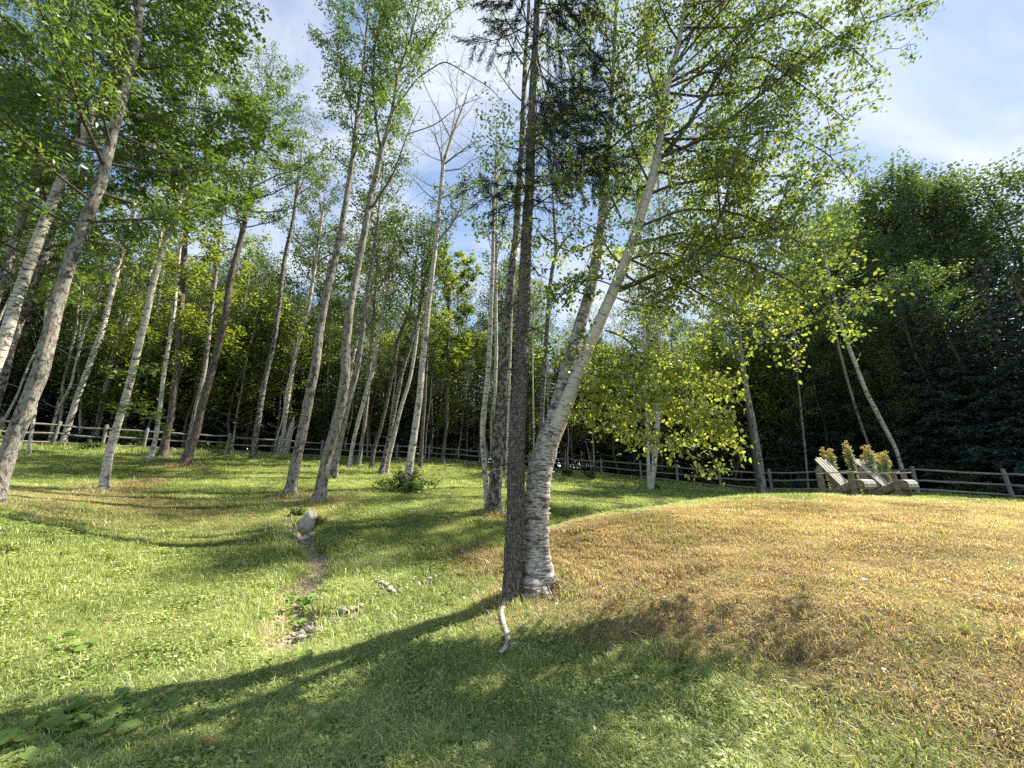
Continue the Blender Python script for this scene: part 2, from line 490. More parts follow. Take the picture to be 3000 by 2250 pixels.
def blade_mat():
    m, t, out = new_mat('grass_blade')
    dry = attr(t, 'dry', 'INSTANCER').outputs['Fac']
    var = attr(t, 'var', 'INSTANCER').outputs['Fac']
    r = attr(t, 'rnd').outputs['Fac']
    v = math_(t, 'ADD', math_(t, 'MULTIPLY', r, 0.6), math_(t, 'MULTIPLY', var, 0.4))
    g = ramp(t, v, [(0.08, (0.075, 0.12, 0.026)), (0.35, (0.24, 0.305, 0.085)), (0.7, (0.44, 0.495, 0.18)), (1, (0.70, 0.68, 0.40))])
    d = ramp(t, v, [(0.1, (0.15, 0.115, 0.06)), (0.35, (0.40, 0.295, 0.165)), (0.75, (0.63, 0.475, 0.30)), (1, (0.76, 0.64, 0.47))])
    # each blade is either green or dried out
    th = math_(t, 'GREATER_THAN', math_(t, 'ADD', dry, math_(t, 'MULTIPLY', math_(t, 'SUBTRACT', attr(t, 'rn2').outputs['Fac'], 0.5), 0.9)), 0.5)
    c = mixc(t, math_(t, 'ADD', math_(t, 'MULTIPLY', th, 0.7), math_(t, 'MULTIPLY', dry, 0.3)), g, d)
    df = t.nodes.new('ShaderNodeBsdfDiffuse'); t.links.new(c, df.inputs['Color'])
    tr = t.nodes.new('ShaderNodeBsdfTranslucent'); t.links.new(mixc(t, 1.0, c, (1.4, 1.4, 0.8), 'MULTIPLY'), tr.inputs['Color'])
    m1 = t.nodes.new('ShaderNodeMixShader'); m1.inputs[0].default_value = 0.42
    t.links.new(df.outputs[0], m1.inputs[1]); t.links.new(tr.outputs[0], m1.inputs[2])
    gl = t.nodes.new('ShaderNodeBsdfGlossy'); gl.inputs['Roughness'].default_value = 0.45
    m2 = t.nodes.new('ShaderNodeMixShader'); m2.inputs[0].default_value = 0.05
    t.links.new(m1.outputs[0], m2.inputs[1]); t.links.new(gl.outputs[0], m2.inputs[2])
    t.links.new(m2.outputs[0], out.inputs['Surface'])
    return m


def wood_mat(name, c1, c2, dark, scale=(3, 30, 30)):
    m, t, out = new_mat(name)
    tcn = t.nodes.new('ShaderNodeTexCoord').outputs['Object']
    n = noise(t, mapped(t, tcn, scale), 1.2, 6, 0.65)
    c = ramp(t, n, [(0.3, dark), (0.5, c2), (0.7, c1)])
    c = mixc(t, 0.5, c, ramp(t, noise(t, tcn, 7, 5), [(0.3, (0.5, 0.5, 0.5)), (0.7, (1.2, 1.2, 1.2))]), 'MULTIPLY')
    principled(t, out, c, 0.85, bump(t, n, 0.5, 0.01), 0.2)
    return m


def stone_mat(name, c1, c2):
    m, t, out = new_mat(name)
    tcn = t.nodes.new('ShaderNodeTexCoord').outputs['Object']
    n = noise(t, tcn, 14, 7, 0.7)
    c = ramp(t, n, [(0.3, c2), (0.65, c1)])
    oi = t.nodes.new('ShaderNodeObjectInfo')
    c = mixc(t, 1.0, c, ramp(t, oi.outputs['Random'], [(0, (0.7, 0.68, 0.66)), (1, (1.2, 1.15, 1.05))]), 'MULTIPLY')
    principled(t, out, c, 0.85, bump(t, n, 0.7, 0.02), 0.25)
    return m


M['ground'] = ground_mat()
M['blade'] = blade_mat()
M['fence'] = wood_mat('weathered_fence_wood', (0.33, 0.31, 0.28), (0.23, 0.21, 0.19), (0.11, 0.1, 0.09))
M['chair_top'] = wood_mat('weathered_grey_slat_wood', (0.62, 0.58, 0.52), (0.46, 0.42, 0.37), (0.2, 0.17, 0.14))
M['chair_frame'] = wood_mat('brown_weathered_wood', (0.34, 0.285, 0.225), (0.23, 0.19, 0.15), (0.11, 0.09, 0.07))
M['stone'] = stone_mat('field_stone', (0.56, 0.53, 0.47), (0.24, 0.22, 0.19))
M['flower'] = leaf_mat('goldenrod_flower', [(0, (0.42, 0.33, 0.10)), (1, (0.72, 0.62, 0.26))], 0.35, 1.2, 0.02, (1, 1, .8))
M['silver_leaf'] = leaf_mat('goldenrod_leaf', [(0, (0.18, 0.24, 0.12)), (1, (0.48, 0.54, 0.38))], 0.35, 1.4, 0.08)
M['broad'] = leaf_mat('broad_ground_leaf', [(0, (0.11, 0.19, 0.05)), (0.6, (0.20, 0.29, 0.085)), (1, (0.32, 0.42, 0.16))], 0.35, 1.5, 0.005)
M['fallen_tan'] = leaf_mat('fallen_leaf_tan', [(0, (0.32, 0.23, 0.12)), (1, (0.62, 0.50, 0.34))], 0.2, 1.2, 0.04, (1, 1, .8))
M['fallen_orange'] = leaf_mat('fallen_leaf_orange', [(0, (0.50, 0.17, 0.04)), (1, (0.70, 0.33, 0.06))], 0.3, 1.3, 0.04, (1, 1, .8))
M['fallen_yellow'] = leaf_mat('fallen_leaf_yellow', [(0, (0.65, 0.50, 0.04)), (1, (0.75, 0.6, 0.06))], 0.3, 1.3, 0.04, (1, 1, .8))
m_, t_, o_ = new_mat('mushroom_cap'); principled(t_, o_, (0.72, 0.68, 0.60), 0.6); M['mushroom'] = m_


# ---------------------------------------------------------------- tubes and leaves
class Tubes:
    """collects tapered tubes; build() makes ONE mesh"""
    def __init__(s):
        s.v = []; s.f = []; s.b = []; s.n = 0

    def add(s, pts, rad, sides=5, rough=0.0, seed=0, flare=None, cap=True):
        pts = np.asarray(pts, float); n = len(pts)
        rad = np.asarray(rad, float)
        tan = norm(np.gradient(pts, axis=0))
        ref = np.array([0.0, 1.0, 0.0]) if abs(tan[0][1]) < 0.8 else np.array([1.0, 0, 0])
        u = norm(np.cross(tan, ref)); w = norm(np.cross(tan, u))
        a = np.linspace(0, 2 * math.pi, sides, endpoint=False)
        ln = np.concatenate([[0], np.cumsum(np.linalg.norm(np.diff(pts, axis=0), axis=1))])
        R = rad[:, None] * np.ones((1, sides))
        if rough:
            ph = seed * 1.7
            zz = ln[:, None]
            R = R * (1 + rough * (0.5 * np.sin(3 * a + 2.1 * zz + ph) + 0.35 * np.sin(5 * a - 3.3 * zz + 2 * ph) + 0.3 * np.sin(2 * a + 7.0 * zz + ph)
                                  + 0.9 * (lattice((a * 3.5)[None, :] + 0 * zz, (zz * 14) + 0 * a[None, :], seed) - 0.5)))
        if flare:
            k, hgt, lobes = flare
            R = R * (1 + k * np.exp(-np.maximum(ln[:, None] - .22, 0) / hgt) * (1 + 0.45 * np.sin(lobes * a[None, :] + seed)))
        P = pts[:, None, :] + R[..., None] * (np.cos(a)[None, :, None] * u[:, None, :] + np.sin(a)[None, :, None] * w[:, None, :])
        bk = np.stack([np.cos(a)[None, :] * rad[:, None], np.sin(a)[None, :] * rad[:, None], np.repeat(ln[:, None], sides, 1) + seed * 0.37], -1)
        i = np.arange(n - 1)[:, None] * sides; j = np.arange(sides)[None, :]; j2 = (j + 1) % sides
        q = np.stack([i + j, i + j2, i + sides + j2, i + sides + j], -1).reshape(-1, 4) + s.n
        s.v.append(P.reshape(-1, 3)); s.b.append(bk.reshape(-1, 3)); s.f.append(q)
        s.n += n * sides

    def build(s, name, mat, parent=None, link=True, origin=None):
        return mesh_np(name, np.concatenate(s.v), np.concatenate(s.f), mat, parent, {'bk': np.concatenate(s.b)}, True, origin, link)


SHAPES = {
    'diamond': (np.array([[0, 0, 0], [.5, .34, .06], [1, 0, 0], [.5, -.34, .06]]), [[0, 1, 2, 3]]),
    'narrow': (np.array([[0, 0, 0], [.45, .17, .04], [1, 0, -.08], [.45, -.17, .04]]), [[0, 1, 2, 3]]),
    'needle': (np.array([[0, 0, 0], [.4, .055, .0], [1, 0, 0], [.4, -.055, .0]]), [[0, 1, 2, 3]]),
    'ovate': (np.array([[0, 0, 0], [.25, .30, .05], [.62, .27, .03], [1, 0, -.06], [.62, -.27, .03], [.25, -.30, .05]]), [[0, 1, 2, 5], [2, 3, 4, 5]]),
    'maple': (np.array([[0, 0, 0], [.05, .42, -.02], [.32, .26, .03], [.62, .50, -.04], [.62, .16, .03], [1, 0, -.05], [.62, -.16, .03], [.62, -.50, -.04], [.32, -.26, .03], [.05, -.42, -.02]]),
              [[0, 1, 2, 2], [2, 3, 4, 4], [0, 2, 4, 6], [4, 5, 6, 6], [0, 6, 8, 8], [6, 7, 8, 8], [0, 8, 9, 9]]),
    'round': (np.array([[.12, 0, 0], [-.05, .22, .12], [.12, .45, .14], [.5, .52, .08], [.85, .36, .0], [1.0, 0, -.12], [.85, -.36, .02], [.5, -.54, .12], [.12, -.45, .10], [-.05, -.22, .10]]),
              [[0, 1, 2, 3], [0, 3, 4, 5], [0, 5, 6, 7], [0, 7, 8, 9]]),
}


def leaves_np(pos, axis, nrm, size, shape, rnd):
    V, Fc = SHAPES[shape]
    a = norm(axis); b = norm(np.cross(nrm, a)); c = np.cross(a, b)
    P = pos[:, None, :] + size[:, None, None] * (V[None, :, 0:1] * a[:, None, :] + V[None, :, 1:2] * b[:, None, :] + V[None, :, 2:3] * c[:, None, :])
    k = len(V)
    base = (np.arange(len(pos)) * k)[:, None]
    quads = []; tris = []
    for f in Fc:
        if f[2] == f[3]: tris.append(base + np.array(f[:3])[None, :])
        else: quads.append(base + np.array(f)[None, :])
    faces = []
    if quads: faces.append(np.concatenate(quads))
    if tris: faces.append(np.concatenate(tris))
    return P.reshape(-1, 3), faces, np.repeat(rnd, k)


class Leaves:
    def __init__(s):
        s.p = []; s.a = []; s.n = []; s.s = []; s.r = []

    def add(s, pos, size, r, droop=0.3, flat=0.6, spread=None, bias=None, tone=0.0):
        n = len(pos)
        ax = r.normal(size=(n, 3)); ax[:, 2] = ax[:, 2] * 0.5 - droop
        nr = r.normal(size=(n, 3)) * (1 - flat); nr[:, 2] += flat
        if bias is not None: ax = ax + bias
        s.p.append(pos); s.a.append(ax); s.n.append(nr)
        s.s.append(size * r.uniform(0.65, 1.25, n)); s.r.append(np.clip(r.beta(2, 2.4, n) + tone, 0, 1))

    def count(s): return sum(len(x) for x in s.p)

    def build(s, name, mat, shape, parent=None, link=True, kind='stuff', origin=None):
        v, f, rr = leaves_np(np.concatenate(s.p), np.concatenate(s.a), np.concatenate(s.n), np.concatenate(s.s), shape, np.concatenate(s.r))
        o = mesh_np(name, v, f, mat, parent, {'rnd': rr}, False, origin, link)
        if kind: o['kind'] = kind
        return o


def resample(pts, step):
    pts = np.asarray(pts, float)
    d = np.concatenate([[0], np.cumsum(np.linalg.norm(np.diff(pts, axis=0), axis=1))])
    n = max(3, int(d[-1] / step) + 1)
    t = np.linspace(0, d[-1], n)
    # smooth the polyline a little
    P = np.stack([np.interp(t, d, pts[:, k]) for k in range(3)], -1)
    for _ in range(2):
        Q = P.copy(); Q[1:-1] = 0.25 * P[:-2] + 0.5 * P[1:-1] + 0.25 * P[2:]; P = Q
    return P, t / d[-1], d[-1]


DENS = dict(tw=1.45, lf=1.9)


def twigs_and_leaves(limb, lrad, L, tb, lv, r, per_m, twig_len, leaves_per, leaf, droop, flat, jit, start=0.25, tone=0.0, twig_up=0.1, sides=3, bare=0.0):
    n = max(2, int(L * per_m * DENS['tw']))
    cl = np.concatenate([[0], np.cumsum(np.linalg.norm(np.diff(limb, axis=0), axis=1))]); cl /= cl[-1]
    for k in range(n):
        u = start + (1 - start) * (k + r.uniform(0, 1)) / n
        u = min(u, 0.99)
        p = np.array([np.interp(u, cl, limb[:, q]) for q in range(3)])
        i = min(int(u * (len(limb) - 1)), len(limb) - 2)
        d = norm(limb[i + 1] - limb[i])
        side = norm(r.normal(size=3)); side = side - d * (side @ d)
        side[2] *= 0.6
        dr = norm(d * r.uniform(0.2, 0.9) + norm(side) * r.uniform(0.6, 1.0) + np.array([0, 0, twig_up]))
        tl = twig_len * r.uniform(0.5, 1.25) * (1.15 - 0.5 * u)
        s = np.linspace(0, 1, 5)[:, None]
        q = p + dr * tl * s + np.array([0, 0, -droop * 0.6]) * tl * s ** 2 + r.normal(size=(5, 3)) * 0.03 * tl * s
        rr = float(np.interp(u, np.linspace(0, 1, len(lrad)), lrad)) * 0.45
        tb.add(q, np.linspace(max(rr, 0.003), 0.0015, 5), sides)
        if bare and r.uniform() < bare:
            continue
        m = max(1, int(leaves_per * DENS['lf'] * tl / twig_len * r.uniform(0.6, 1.3)))
        t = r.uniform(0.1, 1.05, m)
        pos = np.stack([np.interp(t, s[:, 0], q[:, z]) for z in range(3)], -1) + r.normal(size=(m, 3)) * jit * np.array([1, 1, 0.7])
        lv.add(pos, leaf, r, droop, flat, tone=tone)


def auto_limbs(path, rad, r, tb, lv, t0, t1, n, Lmax, up=0.7, leaf=0.1, per_m=3.0, twig_len=0.7, leaves_per=16, droop=0.3, flat=0.5, jit=0.12,
               profile='round', tone_r=0.15, bare=0.0, curl=0.25, az_bias=None):
    P, t, tot = path
    az = r.uniform(0, 6.28)
    for k in range(n):
        u = t0 + (t1 - t0) * (k + r.uniform(0, 0.8)) / n
        p = np.array([np.interp(u, t, P[:, q]) for q in range(3)])
        az += 2.4 + r.uniform(-0.5, 0.5)
        a = az
        if az_bias is not None and r.uniform() < 0.6: a = az_bias + r.normal() * 0.7
        v = (u - t0) / max(t1 - t0, 1e-6)
        pr = {'round': math.sin(math.pi * (0.15 + 0.8 * v)) ** 0.7, 'cone': 1.05 - 0.9 * v, 'top': 0.35 + 0.9 * v * (1.25 - v)}[profile]
        L = Lmax * max(0.2, pr) * r.uniform(0.75, 1.2)
        e = up + r.uniform(-0.2, 0.25) + 0.25 * v
        d = np.array([math.cos(a) * math.cos(e), math.sin(a) * math.cos(e), math.sin(e)])
        s = np.linspace(0, 1, 7)[:, None]
        q = p + d * L * s + np.array([0, 0, curl]) * L * s ** 2 + np.cumsum(r.normal(size=(7, 3)), axis=0) * 0.035 * L * s
        r0 = min(float(np.interp(u, t, rad)) * r.uniform(0.32, 0.5), .017 * L)
        lr = np.linspace(r0, 0.005, 7)
        tb.add(q, lr, 5)
        twigs_and_leaves(q, lr, L, tb, lv, r, per_m, twig_len, leaves_per, leaf, droop, flat, jit, tone=r.uniform(-tone_r, tone_r), bare=bare)


# ---------------------------------------------------------------- trees measured one by one
LEAFSTYLE = {
    'birch': dict(mat='leaf_birch', shape='ovate', leaf=0.065, droop=0.9, flat=0.25, jit=0.10),
    'ash': dict(mat='leaf_ash', shape='narrow', leaf=0.15, droop=0.55, flat=0.5, jit=0.12),
    'maple': dict(mat='leaf_maple', shape='maple', leaf=0.12, droop=0.25, flat=0.75, jit=0.10),
    'gold': dict(mat='leaf_gold', shape='maple', leaf=0.14, droop=0.2, flat=0.85, jit=0.12),
    'wood': dict(mat='leaf_wood', shape='diamond', leaf=0.13, droop=0.35, flat=0.5, jit=0.16),
    'dusty': dict(mat='leaf_dusty', shape='diamond', leaf=0.11, droop=0.4, flat=0.4, jit=0.14),
}
N_LEAVES = [0]


def trunk_path(px_pts, Y, extra=0.0, dY=0.0, sink=0.25):
    """px_pts: [(px,py,width_px)]; returns points and radii, foot first"""
    foot = pix(px_pts[0][0], px_pts[0][1], Y)
    foot[2] = g1(foot[0], foot[1])
    pts = [foot - np.array([0, 0, sink]), foot]
    depth0 = Y * cp + (foot[2] - EYE[2]) * sp
    wc = lambda px: 1.0 / math.sqrt(1 + ((px - W / 2) / F) ** 2)      # a round trunk looks wider off the axis
    rad = [px_pts[0][2] / 2 / F * depth0 * wc(px_pts[0][0])] * 2
    z0 = foot[2]
    for (px, py, w) in px_pts[1:]:
        q = pix(px, py, Y)
        yy = Y + dY * max(q[2] - z0, 0)
        q = pix(px, py, yy)
        dep = yy * cp + (q[2] - EYE[2]) * sp
        pts.append(q); rad.append(w / 2 / F * dep * wc(px))
    pts = np.array(pts); rad = np.array(rad)
    if extra:
        d = norm(pts[-1] - pts[-2])
        d = norm(d + np.array([0, 0, 0.5]))
        pts = np.vstack([pts, pts[-1] + d * extra * 0.5, pts[-1] + d * extra])
        rad = np.append(rad, [rad[-1] * 0.55, 0.01])
    return pts, rad, foot


def hand_tree(name, label, cat, px_pts, Y, bark, style=None, crown=None, extra=4.0, dY=0.0, sides=14, step=0.25, rough=0.07, limb_mat=None, forks=(), flare=(0.45, 0.25, 5), group=None, seed=1, leaf_scale=1.0, foot_dry=0.0):
    r = np.random.default_rng(seed)
    pts, rad, foot = trunk_path(px_pts, Y, extra, dY)
    root = empty(name, foot, label, cat, group)
    P, t, tot = resample(pts, step)
    d0 = np.concatenate([[0], np.cumsum(np.linalg.norm(np.diff(pts, axis=0), axis=1))]) / tot
    R = np.interp(t, np.clip(d0 / d0[-1], 0, 1), rad)
    tr = Tubes()
    R = R * .82
    tr.add(P, R, sides, rough, seed, flare=flare)
    tr.build('trunk', M[bark], root)
    tb = Tubes(); lv = Leaves()
    st = dict(LEAFSTYLE[style]) if style else dict(mat=None, shape='diamond', leaf=0.1, droop=0.2, flat=0.5, jit=0.1)
    st['leaf'] *= leaf_scale
    kw = dict(leaf=st['leaf'], droop=st['droop'], flat=st['flat'], jit=st['jit'])
    for fk in forks:
        fp = np.array([pix(a, b, Y + fk.get('dy0', 0) + (fk.get('dy', 0)) * k / max(1, len(fk['p']) - 1)) for k, (a, b) in enumerate(fk['p'])])
        Q, qt, qL = resample(fp, 0.2)
        fr = np.linspace(fk['r'], fk.get('r1', 0.008), len(Q))
        tb.add(Q, fr, 7, 0.05, seed)
        if fk.get('limbs'):
            auto_limbs((Q, qt, qL), fr * 1.6, r, tb, lv, fk.get('t0', .3), 1.0, fk['limbs'], fk.get('L', 1.2), **{**kw, **fk.get('kw', {})})
        if fk.get('per', 3):
            twigs_and_leaves(Q, fr, qL, tb, lv, r, fk.get('per', 3), fk.get('tw', 0.7), fk.get('lp', 14), kw['leaf'], kw['droop'], kw['flat'], kw['jit'], start=fk.get('start', .2), bare=fk.get('bare', 0))
    for c in (crown or []):
        auto_limbs((P, t, tot), R, r, tb, lv, c['t0'], c['t1'], c['n'], c['L'], **{**kw, **c.get('kw', {})})
    if tb.n: tb.build('branches', M[limb_mat or 'twig'], root)
    if st['mat'] and lv.p:
        lv.build('crown', M[st['mat']], st['shape'], root)
        N_LEAVES[0] += lv.count()
    if foot_dry: TREE_FOOT.append((foot[0], foot[1], foot_dry))
    return root, (P, t, tot, R)


# the twin-stemmed birch in the middle --------------------------------------------------------
def main_birch():
    r = np.random.default_rng(5)
    Y = 5.95
    foot = pix(1158, 1262, Y); foot[2] = g1(foot[0], foot[1])
    root = empty('birch_tree', foot, 'thick paper birch with peeling white bark and two stems, against the dark spruce trunk', 'tree')
    lo = [(1158, 1300, 60), (1158, 1262, 60), (1157, 1200, 55), (1158, 1100, 54), (1166, 1020, 54), (1180, 965, 50), (1193, 925, 48)]
    pts = np.array([pix(a, b, Y) for a, b, w in lo]); rad = np.array([w / 2 / F * 5.75 for a, b, w in lo])
    P, t, tot = resample(pts, 0.035)
    dd = np.concatenate([[0], np.cumsum(np.linalg.norm(np.diff(pts, axis=0), axis=1))])
    R = np.interp(t, dd / dd[-1], rad)
    # ragged rings of peeling bark
    R = R * (1 + 0.02 * r.normal(size=len(R)))
    tr = Tubes(); tr.add(P, R, 40, 0.05, 3, flare=(0.5, 0.22, 4))
    tr.build('trunk', M['bark_shaggy'], root)
    # loose curls of bark standing off the trunk
    cv, cf, cb, nb_ = [], [], [], 0
    for k in range(230):
        i = int(r.uniform(2, len(P) - 2)); a0 = r.uniform(0, 6.28); span = r.uniform(.15, .8); hgt = r.uniform(.008, .035); lift = r.uniform(.004, .028)
        for j in range(6):
            a = a0 + span * j / 5; rr_ = R[i] * 1.03 + lift * (j / 5) ** 2 + .002
            for dz in (0, hgt * (1 - .5 * (j / 5))):
                c = P[i] + np.array([math.cos(a) * rr_, math.sin(a) * rr_, dz + .006 * j / 5]); cv.append(c); cb.append([math.cos(a) * .2, math.sin(a) * .2, c[2]])
        for j in range(5): b_ = nb_ + 2 * j; cf.append([b_, b_ + 2, b_ + 3, b_ + 1])
        nb_ += 12
    o = mesh_np('bark_curls', np.array(cv), np.array(cf), M['bark_cream'], root, {'bk': np.array(cb)}); o['kind'] = 'stuff'
    for (a, L, r0) in ((-2.4, .5, .085), (-1.2, .42, .075), (-.3, .55, .09), (.6, .4, .08)):
        sR = np.linspace(0, 1, 9)[:, None]
        q = np.array([foot[0], foot[1], 0]) + np.array([math.cos(a), math.sin(a), 0]) * (.10 + L * sR)
        q[:, 2] = ground(q[:, 0], q[:, 1]) + .12 * (1 - sR[:, 0]) ** 2 - .05 * sR[:, 0] ** 2 + .01
        rt = Tubes(); rt.add(q, r0 * (1 - .8 * sR[:, 0]), 8, .15, int(L * 100)); rt.build('root', M['bark_shaggy'], root)
    A = [(1190, 950, 44), (1206, 915, 40), (1240, 830, 34), (1275, 740, 30), (1320, 640, 28), (1345, 580, 27), (1375, 500, 24), (1400, 420, 22), (1420, 340, 20), (1440, 200, 15), (1465, 100, 13), (1482, 0, 11), (1500, -150, 8)]
    B = [(1180, 960, 44), (1196, 900, 36), (1225, 800, 33), (1252, 705, 32), (1272, 640, 29), (1290, 550, 26), (1305, 450, 21), (1310, 350, 17), (1320, 250, 14), (1325, 150, 11), (1330, 40, 9), (1335, -100, 6)]
    out = []
    for (pp, mat, y0, dy) in ((A, 'bark_cream', Y, 0.0), (B, 'bark_shaggy', Y + 0.05, 0.08)):
        q = []; rr = []
        for (a, b, w) in pp:
            z = pix(a, b, y0)[2]
            yy = y0 + dy * max(0, z - 2.0)
            s = pix(a, b, yy); q.append(s); rr.append(.84 * w / 2 / F * (yy * cp + (s[2] - 1.6) * sp))
        q = np.array(q); rr = np.array(rr)
        P, t, tot = resample(q, 0.1)
        dd = np.concatenate([[0], np.cumsum(np.linalg.norm(np.diff(q, axis=0), axis=1))]); R = np.interp(t, dd / dd[-1], rr)
        st = Tubes(); st.add(P, R, 22, 0.06, 7)
        st.build('stem', M[mat], root)
        out.append((P, t, tot, R))
    tb = Tubes(); lv = Leaves(); gold = Leaves()  # gold: yellowish leaves with sunlight brightened into their colour
    kw = dict(leaf=0.068, droop=0.9, flat=0.25, jit=0.065)

    def limb(p, ya, yb, r0, nl, L, target=lv, lp=11, per=5.0, tw=0.42, tone=0.0, per_m=5.0):
        fp = np.array([pix(a, b, ya + (yb - ya) * (k / (len(p) - 1)) ** 1.1) for k, (a, b) in enumerate(p)])
        Q, qt, qL = resample(fp, 0.15)
        fr = np.linspace(r0, 0.006, len(Q))
        tb.add(Q, fr, 8, 0.04, int(r0 * 1000))
        if nl:
            auto_limbs((Q, qt, qL), fr * 1.4, r, tb, target, 0.08 if target is gold else .25, 1.0, nl, L, up=0.1, per_m=per_m, twig_len=tw, leaves_per=lp, curl=-0.12, **kw)
        twigs_and_leaves(Q, fr, qL, tb, target, r, per, tw, lp, **{'leaf': kw['leaf'], 'droop': kw['droop'], 'flat': kw['flat'], 'jit': kw['jit']}, start=0.06 if target is gold else .25, tone=tone)

    limb([(1336, 627), (1400, 600), (1443, 582), (1514, 545), (1563, 458), (1577, 391), (1600, 300), (1640, 230)], Y, 5.2, .048, 16, 1.3)
    limb([(1368, 529), (1408, 518), (1480, 500), (1560, 520), (1680, 500), (1800, 480)], Y, 6.0, .032, 12, 1.1)
    limb([(1439, 329), (1483, 276), (1550, 164), (1617, 67), (1653, 18), (1720, -80)], Y, 5.6, .045, 16, 1.5)
    limb([(1425, 340), (1500, 310), (1600, 240), (1720, 140), (1850, 60), (2010, 0)], Y, 5.5, .04, 17, 1.1)
    limb([(1514, 545), (1600, 560), (1700, 600), (1800, 680), (1850, 720)], 5.5, 5.3, .022, 12, 1.0, tone=.15)
    limb([(1341, 471), (1297, 369), (1270, 345), (1240, 300)], Y, 5.7, .022, 7, .9)
    limb([(1400, 420), (1450, 400), (1560, 380), (1700, 380), (1810, 400)], Y, 5.9, .03, 14, 1.1)
    limb([(1445, 180), (1520, 140), (1640, 120), (1740, 190), (1830, 260)], Y, 5.5, .028, 13, 1.1)
    limb([(1465, 100), (1540, 20), (1640, -60), (1760, -120)], Y, 5.3, .03, 12, 1.6)
    limb([(1360, 560), (1430, 540), (1520, 600), (1640, 640), (1740, 660)], Y, 5.7, .022, 14, 1.1, gold)
    limb([(1345, 590), (1420, 640), (1540, 560), (1640, 460), (1720, 430)], Y, 6.2, .022, 14, 1.2)
    limb([(1436, 250), (1400, 150), (1390, 60), (1400, -60)], Y, 6.6, .022, 10, 1.2)
    limb([(1430, 300), (1560, 300), (1680, 280), (1790, 330), (1840, 400)], Y, 5.8, .026, 14, 1.0)
    limb([(1380, 490), (1480, 450), (1600, 460), (1720, 520), (1820, 560)], Y, 5.6, .026, 14, .9)
    limb([(1360, 560), (1450, 600), (1560, 660), (1660, 720), (1740, 760)], Y, 5.3, .022, 13, .8, gold)
    limb([(1470, 60), (1600, 60), (1720, 20), (1850, 110), (1900, 160)], Y, 5.4, .026, 14, 1.1)
    limb([(1440, 200), (1520, 210), (1640, 190), (1760, 90)], Y, 6.4, .026, 13, 1.2)
    limb([(1345, 575), (1310, 540), (1290, 470), (1300, 400)], Y, 5.5, .018, 9, .8)
    limb([(1330, 620), (1290, 600), (1240, 610), (1200, 640)], Y, 5.6, .014, 8, .7)
    limb([(1325, 640), (1370, 660), (1430, 660), (1490, 700)], Y, 6.2, .014, 10, .7)
    limb([(1290, 720), (1240, 730), (1200, 780)], Y, 5.7, .012, 6, .5)
    limb([(1405, 400), (1370, 330), (1350, 260), (1360, 180)], Y, 6.0, .022, 11, .9)
    limb([(1430, 300), (1490, 330), (1580, 320), (1660, 360)], Y, 5.4, .024, 13, .9)
    limb([(1450, 150), (1490, 90), (1500, 20), (1540, -60)], Y, 5.8, .024, 12, 1.1)
    limb([(1330, 100), (1290, 60), (1260, -20)], 6.4, 6.0, .016, 9, 1.0)
    limb([(1322, 230), (1350, 150), (1400, 100), (1430, 20)], 6.3, 5.6, .018, 11, 1.0)
    limb([(1310, 330), (1350, 290), (1400, 260), (1450, 230)], 6.3, 5.4, .018, 10, .9)
    # towards the left and across the spruce trunk
    limb([(1305, 262), (1260, 246), (1200, 250), (1150, 280)], 6.2, 5.3, .02, 6, .8)
    limb([(1310, 350), (1240, 390), (1180, 400), (1110, 410)], 6.2, 5.2, .02, 8, .6, gold, tone=.1)
    limb([(1322, 200), (1270, 120), (1240, 30)], 6.4, 6.6, .02, 8, 1.1)
    limb([(1290, 520), (1240, 550), (1180, 520), (1140, 470)], 6.1, 5.3, .018, 6, .6, gold)
    limb([(1300, 470), (1350, 420), (1390, 330), (1400, 250)], 6.3, 7.0, .02, 9, .9)
    limb([(1272, 640), (1225, 620), (1190, 660)], 6.1, 5.8, .014, 4, .6)
    # low drooping boughs lit from behind
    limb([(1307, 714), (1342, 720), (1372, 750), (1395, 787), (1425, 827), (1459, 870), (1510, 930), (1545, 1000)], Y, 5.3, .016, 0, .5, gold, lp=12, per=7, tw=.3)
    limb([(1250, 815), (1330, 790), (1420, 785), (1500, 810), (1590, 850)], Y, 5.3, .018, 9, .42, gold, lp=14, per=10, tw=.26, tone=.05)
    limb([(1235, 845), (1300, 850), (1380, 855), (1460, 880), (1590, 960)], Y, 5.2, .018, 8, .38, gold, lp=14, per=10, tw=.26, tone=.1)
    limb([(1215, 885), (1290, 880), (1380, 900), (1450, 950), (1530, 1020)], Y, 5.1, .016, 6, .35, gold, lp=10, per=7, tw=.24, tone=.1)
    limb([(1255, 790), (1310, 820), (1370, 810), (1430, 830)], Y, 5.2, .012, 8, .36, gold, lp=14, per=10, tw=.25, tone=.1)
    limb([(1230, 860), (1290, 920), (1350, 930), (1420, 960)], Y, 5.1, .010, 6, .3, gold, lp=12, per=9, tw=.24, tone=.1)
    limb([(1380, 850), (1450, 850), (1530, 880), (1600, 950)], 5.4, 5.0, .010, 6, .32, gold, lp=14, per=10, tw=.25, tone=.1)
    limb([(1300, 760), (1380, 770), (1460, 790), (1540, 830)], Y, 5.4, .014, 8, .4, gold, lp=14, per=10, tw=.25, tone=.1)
    for (P, t, tot, R), bias in ((out[0], 0.0), (out[1], 2.6)):
        auto_limbs((P, t, tot), R, r, tb, lv, 0.40, 1.0, 22, 2.2, up=0.35, per_m=3.4, twig_len=.55, leaves_per=12, az_bias=bias, curl=-.05, **kw)
    tb.build('branches', M['twig'], root)
    lv.build('crown', M['leaf_birch'], 'ovate', root)
    N_LEAVES[0] += lv.count() + gold.count()
    # the nearest, largest leaves of the lit boughs are single parts; the rest is one mass
    gp_, ga, gn = np.concatenate(gold.p), np.concatenate(gold.a), np.concatenate(gold.n)
